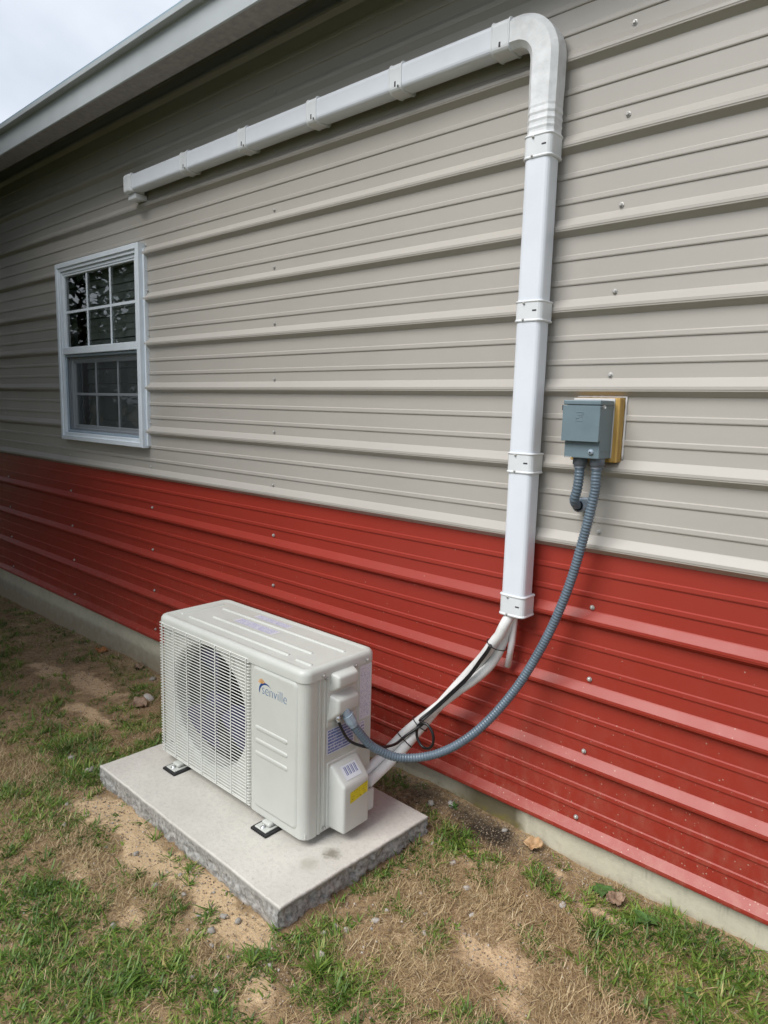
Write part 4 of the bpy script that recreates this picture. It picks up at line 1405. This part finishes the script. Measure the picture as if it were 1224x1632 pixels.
def barcode_mat():
    m = bpy.data.materials.new('barcode_print')
    nt, b = nodes_of(m)
    sep = nt.nodes.new('ShaderNodeSeparateXYZ')
    nt.links.new(nt.nodes.new('ShaderNodeTexCoord').outputs['Generated'], sep.inputs[0])
    wob = math_node(nt, 'MULTIPLY', math_node(nt, 'SINE', math_node(nt, 'MULTIPLY', sep.outputs[1], 31.0)), 0.16)
    on = math_node(nt, 'GREATER_THAN', math_node(nt, 'FRACT', math_node(nt, 'ADD', math_node(nt, 'MULTIPLY', sep.outputs[1], 10.0), wob)), 0.5)
    yin = math_node(nt, 'MULTIPLY', math_node(nt, 'GREATER_THAN', sep.outputs[1], 0.10), math_node(nt, 'LESS_THAN', sep.outputs[1], 0.90))
    zin = math_node(nt, 'MULTIPLY', math_node(nt, 'GREATER_THAN', sep.outputs[2], 0.28), math_node(nt, 'LESS_THAN', sep.outputs[2], 0.88))
    f = math_node(nt, 'MULTIPLY', on, math_node(nt, 'MULTIPLY', yin, zin))
    nt.links.new(mix_col(nt, f, (0.68, 0.70, 0.74), (0.10, 0.13, 0.30)), b.inputs['Base Color'])
    b.inputs['Roughness'].default_value = 0.4
    return m
# sloped top of the valve cover runs from (0.012,0.215) to (0.066,0.160)
def on_slope(t, off=0.0012):
    x = 0.012 + (0.066 - 0.012) * t
    z = 0.215 + (0.160 - 0.215) * t
    nx, nz = 0.714, 0.700
    return AW + x + nx * off, z + nz * off
xa, za = on_slope(0.16)
xb, zb = on_slope(0.76)
quad('barcode_sticker', [(xb, 0.128, zb), (xb, 0.196, zb), (xa, 0.196, za), (xa, 0.128, za)], barcode_mat(), vc)
quad('yellow_sticker', [(AW + 0.0668, 0.132, 0.100), (AW + 0.0668, 0.210, 0.112), (AW + 0.0668, 0.210, 0.149), (AW + 0.0668, 0.132, 0.137)],
     print_mat('yellow_print', (0.72, 0.60, 0.02), (0.38, 0.32, 0.03), 6, 24, (1, 2), 0.55, 0.22), vc)

# feet on rubber mats
bm = bmesh.new()
add_box(bm, -0.028, 0.028, -0.034, 0.030, 0.008, 0.0125, 0.0018, 2)
add_box(bm, -0.020, 0.020, -0.014, 0.030, 0.0127, 0.026, 0.007, 3)
foot_me = bm_mesh('foot', bm)
foot_me.materials.append(MAT['ac'])
bm = bmesh.new()
add_box(bm, -0.038, 0.038, -0.041, 0.032, 0.0, 0.008, 0.001, 1)
for k in range(9):
    add_box(bm, -0.036 + k * 0.0085, -0.032 + k * 0.0085, -0.0435, -0.0412, 0.001, 0.0075)
mat_me = bm_mesh('rubber_mat', bm)
mat_me.materials.append(MAT['rubber'])
for fx in (0.115, 0.640):
    for fy, rot in ((0.0, 0.0), (AD, math.pi)):
        f = link('foot', foot_me, None, ac)
        f.location = (fx, fy, -0.025)
        f.rotation_euler = (0, 0, rot)
        link('rubber_mat', mat_me, None, f)
        b_ = lathe_y('bolt', [(0.011, 0.0), (0.011, -0.0015), (0.0065, -0.0017), (0.0065, -0.006), (0.0035, -0.0065), (0.0035, -0.011)], 'metal', f, 8)
        b_.rotation_euler = (math.radians(-90), 0, 0)
        b_.location = (0, -0.022, 0.0125)
        b_.scale = (0.8, 0.8, 0.8)
# ================================================================== VEGETATION AND LITTER
from mathutils.bvhtree import BVHTree
def in_pad(x, y, m=0.004):
    return PC[0].x - m < x < PC[1].x + 0.02 + m and PC[0].y - m - 0.006 < y < PC[2].y + m + 0.006

def ribbon_mesh(name, roots, yaw, length, width, lean, curl, tint, mat):
    n = len(roots)
    seg = 3
    roots = np.asarray(roots)
    d = np.stack([np.cos(yaw), np.sin(yaw), np.zeros(n)], 1)
    side = np.stack([-np.sin(yaw), np.cos(yaw), np.zeros(n)], 1)
    verts = np.zeros((n, 7, 3))
    pos = roots.copy()
    for k in range(4):
        t = k / seg
        if k > 0:
            ang = lean + curl * (t - 1 / (2 * seg))
            step = length / seg
            pos = pos + d * (np.sin(ang) * step)[:, None] + np.array([0, 0, 1.0]) * (np.cos(ang) * step)[:, None]
        w = width * (0.75, 1.0, 0.7, 0.0)[k]
        if k < 3:
            verts[:, 2 * k] = pos - side * (w / 2)[:, None]
            verts[:, 2 * k + 1] = pos + side * (w / 2)[:, None]
        else:
            verts[:, 6] = pos
    base = np.arange(n) * 7
    q1 = np.stack([base, base + 1, base + 3, base + 2], 1)
    q2 = np.stack([base + 2, base + 3, base + 5, base + 4], 1)
    t3 = np.stack([base + 4, base + 5, base + 6], 1)
    loops = np.concatenate([q1.ravel(), q2.ravel(), t3.ravel()]).astype(np.int32)
    starts = np.concatenate([np.arange(0, 8 * n, 4), 8 * n + np.arange(0, 3 * n, 3)]).astype(np.int32)
    me_ = bpy.data.meshes.new(name)
    me_.vertices.add(7 * n)
    me_.vertices.foreach_set('co', verts.ravel())
    me_.loops.add(len(loops))
    me_.loops.foreach_set('vertex_index', loops)
    me_.polygons.add(3 * n)
    me_.polygons.foreach_set('loop_start', starts)
    me_.update(calc_edges=True)
    at = me_.attributes.new('tint', 'FLOAT', 'POINT')
    at.data.foreach_set('value', np.repeat(tint, 7).astype(np.float32))
    me_.materials.append(mat)
    return me_

def blade_mat(name, stops, rough=0.5, trans=0.25):
    m = bpy.data.materials.new(name)
    nt, b = nodes_of(m)
    a = nt.nodes.new('ShaderNodeAttribute')
    a.attribute_name = 'tint'
    r = nt.nodes.new('ShaderNodeValToRGB')
    el = r.color_ramp.elements
    el[0].position, el[0].color = stops[0][0], (*stops[0][1], 1)
    el[1].position, el[1].color = stops[-1][0], (*stops[-1][1], 1)
    for p_, c_ in stops[1:-1]:
        e = el.new(p_)
        e.color = (*c_, 1)
    nt.links.new(a.outputs['Fac'], r.inputs[0])
    nt.links.new(r.outputs[0], b.inputs['Base Color'])
    b.inputs['Roughness'].default_value = rough
    tl = nt.nodes.new('ShaderNodeBsdfTranslucent')
    nt.links.new(r.outputs[0], tl.inputs[0])
    ms = nt.nodes.new('ShaderNodeMixShader')
    ms.inputs[0].default_value = trans
    if trans == 0.0:
        return m
    nt.links.new(b.outputs[0], ms.inputs[1])
    nt.links.new(tl.outputs[0], ms.inputs[2])
    nt.links.new(ms.outputs[0], nt.nodes['Material Output'].inputs[0])
    return m
MAT['grass'] = blade_mat('green_blades', [(0.0, (0.045, 0.092, 0.013)), (0.4, (0.115, 0.21, 0.03)), (0.72, (0.225, 0.315, 0.052)), (1.0, (0.46, 0.38, 0.15))])
MAT['straw'] = blade_mat('straw_blades', [(0.0, (0.16, 0.10, 0.05)), (0.4, (0.34, 0.235, 0.115)), (0.75, (0.50, 0.375, 0.205)), (1.0, (0.64, 0.53, 0.34))], 0.65, 0.0)

def view_ok(x, y):
    """keep only turf that this yard's visible wedge and a margin round it need"""
    return y > -1.9 + 0.0 and (x * 0.62 + (y + 1.9) * 0.78) > -3.2 and x > -6.2

def scatter_grass():
    roots, yaw, ln, wd, le, cu, ti = [], [], [], [], [], [], []
    tries = 0
    while len(roots) < 130000 and tries < 330000:
        tries += 1
        u = random.random()
        if u < 0.72:
            x = random.uniform(-2.9, 0.15)
            y = random.uniform(-1.65, -0.01)
        else:
            x = random.uniform(-6.0, -2.4)
            y = random.uniform(-1.3, -0.01)
        if in_pad(x, y):
            continue
        a, b = warp(x, y)
        g = blob(a, b, GREEN)
        s = blob(a, b, SAND)
        w = blob(a, b, WET)
        dr = blob(a, b, DRY)
        cl = noise.noise((x * 9, y * 9, 6.6)) + 0.7 * noise.noise((x * 22, y * 22, 16.6))
        cl2 = noise.noise((x * 45, y * 45, 2.2))
        d = 0.95 * g + 0.37 + 0.95 * cl + 0.4 * cl2 - 0.75 * s - 1.0 * w - 0.34 * dr
        if d < 0.34 or random.random() > min(1.0, (d - 0.10) * 1.5):
            continue
        # a clump of blades; clumps differ in size, breadth and colour
        big = max(0.0, noise.noise((x * 8, y * 8, 41.0)))
        size = 0.85 + 1.2 * big + random.uniform(-0.15, 0.25)
        hue = 0.38 + 0.42 * noise.noise((x * 6, y * 6, 71.0)) + random.gauss(0, 0.08)
        broad = random.random() < 0.26
        lie = random.uniform(0.25, 0.9)
        heading = random.uniform(0, 2 * math.pi)
        for k in range(random.randint(3, 7)):
            xx, yy = x + random.gauss(0, 0.005), y + random.gauss(0, 0.005)
            if in_pad(xx, yy) or yy > -0.004:
                continue
            roots.append((xx, yy, ground_z(xx, yy) - 0.003))
            yaw.append(heading + random.gauss(0, 1.3))
            L = random.uniform(0.011, 0.032) * size * (1.3 if broad else 1.0) * (0.8 + 0.45 * min(1, g))
            ln.append(L * (1.5 if random.random() < 0.07 else 1))
            wd.append(random.uniform(0.0034, 0.0062) if broad else random.uniform(0.0014, 0.0034))
            le.append(lie + random.uniform(0.0, 0.6))
            cu.append(random.uniform(0.0, 1.1))
            ti.append(min(1, max(0, hue + random.gauss(0.0, 0.13) + (0.4 if random.random() < 0.10 else 0))))
    f = lambda v: np.array(v)
    me_ = ribbon_mesh('green_grass', roots, f(yaw), f(ln), f(wd), f(le), f(cu), f(ti), MAT['grass'])
    o = link('green_grass', me_)
    tag(o, 'short patchy green grass growing through the sandy soil', 'grass', None, 'stuff')

def scatter_straw():
    roots, yaw, ln, wd, le, cu, ti = [], [], [], [], [], [], []
    tries = 0
    while len(roots) < 95000 and tries < 330000:
        tries += 1
        if random.random() < 0.74:
            x = random.uniform(-2.9, 0.15)
            y = random.uniform(-1.65, -0.01)
        else:
            x = random.uniform(-6.0, -2.4)
            y = random.uniform(-1.3, -0.01)
        if in_pad(x, y):
            continue
        a, b = warp(x, y)
        s = blob(a, b, SAND)
        w = blob(a, b, WET)
        dr = blob(a, b, DRY)
        cl = noise.noise((x * 10, y * 10, 16.6))
        d = 0.27 + 1.15 * dr + 0.6 * cl - 0.65 * s - 0.6 * w
        if d < 0.05 or random.random() > min(1.0, d):
            continue
        for k in range(random.randint(1, 4)):
            xx, yy = x + random.gauss(0, 0.008), y + random.gauss(0, 0.008)
            if in_pad(xx, yy) or yy > -0.004:
                continue
            roots.append((xx, yy, ground_z(xx, yy) + random.uniform(-0.001, 0.002)))
            yaw.append(random.uniform(0, 2 * math.pi))
            ln.append(random.uniform(0.010, 0.036) * (1.0 + 0.3 * min(1, dr)) * (1.5 if random.random() < 0.08 else 1.0))
            wd.append(random.uniform(0.0007, 0.0020))
            le.append(random.uniform(0.75, 1.5))
            cu.append(random.uniform(-0.2, 0.6))
            ti.append(min(1, max(0, random.gauss(0.40 + 0.15 * min(1, dr), 0.24))))
    f = lambda v: np.array(v)
    me_ = ribbon_mesh('dry_grass', roots, f(yaw), f(ln), f(wd), f(le), f(cu), f(ti), MAT['straw'])
    o = link('dry_grass', me_)
    tag(o, 'dead straw coloured grass matted over the bare soil', 'dry grass', None, 'stuff')
scatter_grass()
scatter_straw()

# larger tufts of broad blades
def tuft(name, x, y, n, L, W, label, cat='grass tuft', group='broad bladed grass tufts', tint=0.5):
    roots = np.array([(random.gauss(0, 0.007), random.gauss(0, 0.007), 0.0) for _ in range(n)])
    f = lambda a, b: rng.uniform(a, b, n)
    me_ = ribbon_mesh(name, roots, f(0, 6.283), f(0.55, 1.0) * L, f(0.7, 1.1) * W, f(0.35, 1.15), f(0.1, 0.8), np.clip(rng.normal(tint, 0.13, n), 0, 1), MAT['grass'])
    o = link(name, me_)
    o.location = (x, y, ground_z(x, y) - 0.002)
    tag(o, label, cat, group)
TUFTS = [(-1.130, -0.855, 34, 0.085, 0.0058, 'largest broad bladed grass tuft, low in the lawn in front of the pad'),
         (-1.270, -0.955, 20, 0.055, 0.005, 'broad bladed grass tuft between the sand strip and the lawn'),
         (-1.905, -0.860, 12, 0.060, 0.0045, 'grass tuft growing against the long front edge of the pad'),
         (-1.800, -0.872, 10, 0.045, 0.0045, 'small grass tuft leaning on the front edge of the pad'),
         (-2.315, -0.870, 12, 0.045, 0.0042, 'grass tuft at the far corner of the pad'),
         (-1.640, -0.900, 14, 0.045, 0.0045, 'grass tuft on the sand in front of the pad'),
         (-1.020, -0.760, 16, 0.050, 0.0048, 'grass tuft on the brown turf before the near pad corner'),
         (-1.268, -0.640, 16, 0.045, 0.004, 'grass tuft against the rough short side of the pad'),
         (-1.262, -0.470, 14, 0.040, 0.004, 'grass tuft halfway along the rough short side of the pad'),
         (-1.180, -0.215, 18, 0.045, 0.0042, 'grass tuft beside the wet soil near the wall'),
         (-1.045, -0.175, 12, 0.045, 0.004, 'grass tuft in front of the tan dead leaf'),
         (-0.430, -0.170, 18, 0.070, 0.005, 'tall grass tuft in the green turf by the wall'),
         (-0.690, -0.215, 12, 0.060, 0.004, 'grass tuft at the edge of the straw patch'),
         (-1.420, -1.060, 18, 0.050, 0.0045, 'grass tuft amid the pebbles in front of the pad'),
         (-0.960, -0.930, 16, 0.050, 0.0045, 'grass tuft at the bottom edge of the lawn')]
for x, y, n, L, W, lab in TUFTS:
    tuft('grass_tuft', x, y, n, L, W, lab)

# broad leaf weeds
def leaf_blade_mesh(name, L, W, fold, mat, lobes=0.0):
    V, F = [], []
    n = 7
    for i in range(n + 1):
        t = i / n
        w = W * math.sin(math.pi * min(1, 0.06 + 0.94 * t) ** 0.8) * (1 + lobes * math.cos(t * 20))
        z = -0.35 * L * t * t + 0.02 * L
        V += [(L * t, -w / 2, z + fold * w), (L * t, 0, z), (L * t, w / 2, z + fold * w)]
    for i in range(n):
        a = 3 * i
        F += [(a, a + 3, a + 4, a + 1), (a + 1, a + 4, a + 5, a + 2)]
    me_ = pydata(name, V, F)
    me_.materials.append(mat)
    me_.polygons.foreach_set('use_smooth', [True] * len(me_.polygons))
    return me_
MAT['weed'] = plain('weed_leaf', (0.065, 0.135, 0.03), 0.45, var=0.25, scale=60)
MAT['leaf_tan'] = plain('tan_dead_leaf', (0.46, 0.29, 0.15), 0.6, var=0.22, scale=60, bmp=0.5, bscale=90)
MAT['leaf_brown'] = plain('brown_dead_leaf', (0.27, 0.18, 0.12), 0.65, var=0.25, scale=60, bmp=0.5, bscale=90)
MAT['leaf_rust'] = plain('rust_dead_leaf', (0.36, 0.15, 0.05), 0.65, var=0.25, scale=60, bmp=0.5, bscale=90)
wl_me = leaf_blade_mesh('leaf', 0.042, 0.026, 0.15, MAT['weed'], 0.08)
def weed(x, y, n, s, label, lean=0.25):
    o = empty('broadleaf_weed', (x, y, ground_z(x, y)), label, 'weed', 'broad leaved weeds')
    for k in range(n):
        l = link('leaf', wl_me, None, o)
        a = 2 * math.pi * k / n + random.uniform(-0.4, 0.4)
        sc = s * random.uniform(0.7, 1.1)
        l.scale = (sc, sc, sc)
        l.rotation_euler = (random.uniform(-0.3, 0.3), -lean - random.uniform(0, 0.5), a)
        l.location = (0, 0, 0.004 + 0.004 * k / n)
weed(-0.735, -0.062, 9, 0.95, 'broad leaved green weed growing against the foundation above the curled brown leaf')
weed(-0.590, -0.095, 9, 1.0, 'largest broad leaved weed at the top of the green turf by the wall')
weed(-0.420, -0.272, 4, 0.7, 'small four leaved weed seedling low in the green turf')
weed(-1.298, -0.052, 6, 0.5, 'tiny clover like seedling on the wet brown soil')

def dead_leaf(x, y, L, W, mat, label, rz, tilt, z=0.012):
    V, F = [], []
    nx, ny = 10, 6
    for i in range(nx + 1):
        t = i / nx
        w = W * (math.sin(math.pi * (0.05 + 0.9 * t)) ** 0.7) * (1 + 0.45 * noise.noise((i * 0.8, rz, 1)))
        for j in range(ny + 1):
            s = j / ny - 0.5
            V.append((L * (t - 0.5), w * s, 0.25 * L * (s * 2) ** 2 * (0.5 + 0.5 * t) * 0.5 + 0.016 * noise.noise((t * 4, s * 3, rz * 3)) + 0.007 * noise.noise((t * 9, s * 8, rz)) + 0.35 * L * (t - 0.5) ** 2))
    for i in range(nx):
        for j in range(ny):
            a = i * (ny + 1) + j
            F.append((a, a + 1, a + ny + 2, a + ny + 1))
    me_ = pydata('dead_leaf', V, F)
    o = link('dead_leaf', me_, mat, None, True)
    md = o.modifiers.new('thickness', 'SOLIDIFY')
    md.thickness = 0.0006
    o.location = (x, y, ground_z(x, y) + z)
    o.rotation_euler = (tilt, random.uniform(-0.15, 0.15), rz)
    tag(o, label, 'leaf', 'fallen dead leaves')
dead_leaf(-0.985, -0.038, 0.062, 0.050, 'leaf_tan', 'tan dead leaf lying on the soil beside the foundation stain', 0.4, 0.25)
dead_leaf(-0.690, -0.085, 0.060, 0.042, 'leaf_brown', 'curled brown leaf in the grass below the foundation', 1.1, 0.4, 0.018)
dead_leaf(-2.980, -0.330, 0.085, 0.065, 'leaf_brown', 'brown leaf on the turf behind the fan end of the unit', 0.2, 0.2)
dead_leaf(-3.950, -0.055, 0.075, 0.055, 'leaf_rust', 'small rust coloured leaf far along the foundation', 0.8, 0.3)
dead_leaf(-3.520, -0.045, 0.070, 0.05, 'leaf_brown', 'brown leaf resting against the foundation left of the unit', 2.0, 0.3)

# pebbles and stones
def pebble_mesh(seed):
    bm = bmesh.new()
    bmesh.ops.create_icosphere(bm, subdivisions=2, radius=1.0)
    for v in bm.verts:
        c = v.co.copy()
        k = 1.0 + 0.45 * noise.noise(c * 1.3 + Vector((seed * 7.1, 0, 0))) + 0.22 * noise.noise(c * 3.1 + Vector((0, seed * 3.3, 0)))
        v.co = Vector((c.x * k, c.y * k * 0.8, c.z * k * 0.62))
    me_ = bm_mesh('pebble', bm)
    me_.polygons.foreach_set('use_smooth', [True] * len(me_.polygons))
    return me_
MAT['stone_pale'] = plain('pale_stone', (0.46, 0.43, 0.39), 0.75, var=0.2, scale=60, bmp=0.3, bscale=150)
MAT['stone_grey'] = plain('grey_stone', (0.34, 0.315, 0.28), 0.75, var=0.25, scale=60, bmp=0.3, bscale=150)
MAT['stone_tan'] = plain('tan_stone', (0.40, 0.31, 0.22), 0.75, var=0.2, scale=60, bmp=0.3, bscale=150)
PEB = []
for k in range(6):
    for mt in ('stone_pale', 'stone_grey', 'stone_tan'):
        me_ = pebble_mesh(k + 1)
        me_.materials.append(MAT[mt])
        PEB.append(me_)
def pebble(x, y, r, mt, label, group):
    me_ = PEB[random.randrange(6) * 3 + mt]
    o = link('pebble', me_)
    o.scale = (r, r, r)
    o.location = (x, y, ground_z(x, y) + 0.25 * r)
    o.rotation_euler = (random.uniform(-0.3, 0.3), random.uniform(-0.3, 0.3), random.uniform(0, 6.28))
    tag(o, label, 'pebble', group)
    return o
pale_spots = [(-1.235, -0.795), (-1.215, -0.760), (-1.195, -0.735), (-1.205, -0.705), (-1.175, -0.700), (-1.185, -0.665), (-1.165, -0.800), (-1.150, -0.620), (-1.140, -0.655), (-1.150, -0.56), (-1.12, -0.44), (-1.235, -0.24), (-1.10, -0.71), (-1.02, -0.56), (-1.05, -0.33), (-1.13, -0.27), (-0.86, -0.335), (-0.96, -0.41), (-1.06, -0.50), (-0.79, -0.20)]
for x, y in pale_spots:
    pebble(x + random.uniform(-0.008, 0.008), y + random.uniform(-0.008, 0.008), random.uniform(0.0048, 0.0125), 0, 'small pale pebble on the brown turf past the short side of the pad', 'pale pebbles on the turf')
grey_spots = [(-1.52, -0.955), (-1.44, -0.945), (-1.50, -1.0), (-1.36, -1.02), (-1.40, -0.985), (-1.33, -0.985), (-1.30, -1.03), (-1.27, -1.06), (-1.35, -1.08), (-1.46, -0.90), (-1.61, -0.93), (-1.70, -0.90), (-1.72, -0.96), (-1.88, -0.93), (-2.08, -0.905), (-1.80, -1.08), (-1.66, -1.12), (-1.98, -0.98), (-2.2, -1.02), (-2.32, -0.96), (-1.42, -0.875), (-1.56, -0.865), (-2.2, -0.88), (-1.24, -0.93), (-1.45, -1.04)]
for x, y in grey_spots:
    pebble(x + random.uniform(-0.01, 0.01), y + random.uniform(-0.01, 0.01), random.uniform(0.0045, 0.0125), 1, 'small grey pebble on the sand and turf before the long front edge of the pad', 'grey pebbles on the sand')
for x, y, r, mt, lab in [(-3.03, -0.255, 0.032, 0, 'largest pale grey stone, on the turf behind the fan end of the unit'), (-2.50, -0.80, 0.024, 1, 'grey stone in the grass off the far pad corner'),
                         (-2.66, -0.80, 0.018, 1, 'smaller grey stone in the grass beyond the far pad corner'), (-1.37, -0.085, 0.016, 1, 'grey stone on the wet soil between pad and foundation'),
                         (-1.31, -0.045, 0.015, 0, 'pale stone touching the foundation by the wet soil'), (-1.10, -0.028, 0.010, 1, 'small grey stone under the algae stain on the foundation'), (-3.32, -0.07, 0.024, 1, 'grey stone by the foundation behind the unit')]:
    o = pebble(x, y, r, mt, lab, None)
    o.name = 'stone'
    o['category'] = 'stone'

# fine gravel and crumbs of soil, beyond counting
def gravel():
    V0 = np.array([v.co[:] for v in PEB[0].vertices])
    bm = bmesh.new()
    bmesh.ops.create_icosphere(bm, subdivisions=1, radius=1.0)
    V0 = np.array([v.co[:] for v in bm.verts])
    F0 = np.array([[v.index for v in f.verts] for f in bm.faces])
    bm.free()
    VV, FF, TT = [], [], []
    cnt = 0
    tries = 0
    while cnt < 13000 and tries < 150000:
        tries += 1
        if random.random() < 0.75:
            x, y = random.uniform(-2.7, 0.1), random.uniform(-1.4, -0.008)
        else:
            x, y = random.uniform(-5.5, -2.4), random.uniform(-0.9, -0.008)
        if in_pad(x, y):
            continue
        a, b = warp(x, y)
        d = 0.06 + 0.5 * blob(a, b, SAND) * 0.35 + 0.45 * blob(a, b, WET) + 0.5 * math.exp(-abs(y) / 0.04) + 0.3 * max(0, noise.noise((x * 7, y * 7, 3)))
        if random.random() > d:
            continue
        r = random.uniform(0.0012, 0.0042) * (1.25 if random.random() < 0.12 else 1)
        A = np.array(Matrix.Rotation(random.uniform(0, 6.28), 3, Vector((random.random(), random.random(), random.random() + 0.01)).normalized()))
        P_ = (V0 * np.array([1.0, random.uniform(0.6, 0.9), random.uniform(0.5, 0.8)]) * (1 + 0.25 * rng.standard_normal((len(V0), 1)) * 0.5)) @ A.T * r
        P_ += np.array([x, y, ground_z(x, y) + 0.3 * r])
        VV.append(P_)
        FF.append(F0 + cnt * len(V0))
        TT.append(np.full(len(V0), min(1, max(0, random.gauss(0.4, 0.25) - 0.45 * min(1, blob(a, b, WET))))))
        cnt += 1
    me_ = bpy.data.meshes.new('gravel')
    VV = np.concatenate(VV)
    FF = np.concatenate(FF).astype(np.int32)
    me_.vertices.add(len(VV))
    me_.vertices.foreach_set('co', VV.ravel())
    me_.loops.add(FF.size)
    me_.loops.foreach_set('vertex_index', FF.ravel())
    me_.polygons.add(len(FF))
    me_.polygons.foreach_set('loop_start', np.arange(0, FF.size, 3, dtype=np.int32))
    me_.update(calc_edges=True)
    at = me_.attributes.new('tint', 'FLOAT', 'POINT')
    at.data.foreach_set('value', np.concatenate(TT).astype(np.float32))
    me_.materials.append(blade_mat('gravel_grains', [(0.0, (0.14, 0.10, 0.065)), (0.4, (0.32, 0.24, 0.165)), (0.75, (0.36, 0.30, 0.24)), (1.0, (0.52, 0.49, 0.45))], 0.8, 0.0))
    o = link('gravel', me_)
    tag(o, 'fine gravel and crumbs of soil strewn over the ground', 'gravel', None, 'stuff')
gravel()

# ================================================================== TREES BEYOND THE YARD (some mirrored in the window, others unseen, added to shade the wall)
MAT['bark'] = plain('bark', (0.10, 0.08, 0.06), 0.85, var=0.3, scale=12, bmp=0.6, bscale=20)
MAT['crown'] = blade_mat('tree_leaves', [(0.0, (0.03, 0.06, 0.014)), (0.5, (0.06, 0.11, 0.025)), (1.0, (0.10, 0.16, 0.04))], 0.6, 0.0)
def crown_mesh(seed, R, H, n):
    rg = np.random.default_rng(seed)
    cl = []
    for k in range(46):
        a, t = rg.uniform(0, 6.283), rg.uniform(0, 1)
        rad = R * (0.35 + 0.65 * math.sin(math.pi * min(0.97, 0.15 + 0.8 * t))) * math.sqrt(rg.uniform(0.1, 1))
        cl.append((rad * math.cos(a), rad * math.sin(a), H * (0.14 + 0.84 * t), rg.uniform(0.35, 0.75) * R * 0.42))
    cl = np.array(cl)
    pick = rg.integers(0, len(cl), n)
    d = rg.standard_normal((n, 3))
    d /= np.linalg.norm(d, axis=1)[:, None]
    pos = cl[pick, :3] + d * (cl[pick, 3] * rg.uniform(0.3, 1.0, n) ** 0.5)[:, None]
    return ribbon_mesh('crown', pos, rg.uniform(0, 6.283, n), rg.uniform(0.10, 0.20, n), rg.uniform(0.06, 0.11, n), rg.uniform(0.6, 2.4, n), rg.uniform(0, 0.6, n), rg.uniform(0, 1, n), MAT['crown'])
CR = [crown_mesh(3, 2.3, 7.0, 16000), crown_mesh(8, 1.9, 6.0, 16000), crown_mesh(15, 2.7, 8.0, 16000), crown_mesh(21, 1.9, 5.5, 5200)]
def trunk_mesh(seed, H):
    rg = random.Random(seed)
    pts = [Vector((0.1 * rg.uniform(-1, 1) * k / 6, 0.1 * rg.uniform(-1, 1) * k / 6, H * k / 6 - 0.1 * (k == 0))) for k in range(7)]
    V, F = sweep(pts, circ(0.16, 9), lambda i: 1.25 - 0.17 * i)
    for b_ in range(6):
        a = b_ * 1.1
        s = pts[1 + b_ % 4]
        e = s + Vector((math.cos(a) * 1.1, math.sin(a) * 1.1, 1.0))
        v, f = sweep([s, s.lerp(e, 0.5) + Vector((0, 0, 0.1)), e], circ(0.05, 6), lambda i: 1.2 - 0.4 * i)
        n0 = len(V)
        V += v
        F += [tuple(q + n0 for q in ff) for ff in f]
    me_ = pydata('trunk', V, F)
    me_.materials.append(MAT['bark'])
    return me_
TRK = [trunk_mesh(2, 5.0), trunk_mesh(5, 4.2), trunk_mesh(9, 5.6), trunk_mesh(12, 4.0)]
TREES = [(-5.5, -2.45, 1, 0.95, 'leafy tree nearest the window, unseen and added to shade the wall'), (-4.9, -3.1, 1, 0.8, 'leafy tree opposite the window, added to shade the lower wall'), (-6.7, -1.75, 3, 0.80, 'thin leafy tree mirrored in the upper panes of the window'), (-5.9, -4.1, 0, 1.0, 'leafy tree across the yard, added to deepen the shade on the wall'),
         (-10.9, -1.7, 2, 0.9, 'leafy tree past the far end of the building, added to block sky light'), (-9.4, -5.6, 2, 1.1, 'tall leafy tree mirrored at the edge of the window')]
for i, (x, y, k, sz, lab) in enumerate(TREES):
    t = empty('leafy_tree', (x, y, base_h(x)), lab, 'tree', 'trees beyond the yard')
    t.rotation_euler = (0, 0, i * 1.3)
    t.scale = (sz, sz, sz)
    link('trunk', TRK[k], None, t)
    link('crown', CR[k], None, t)
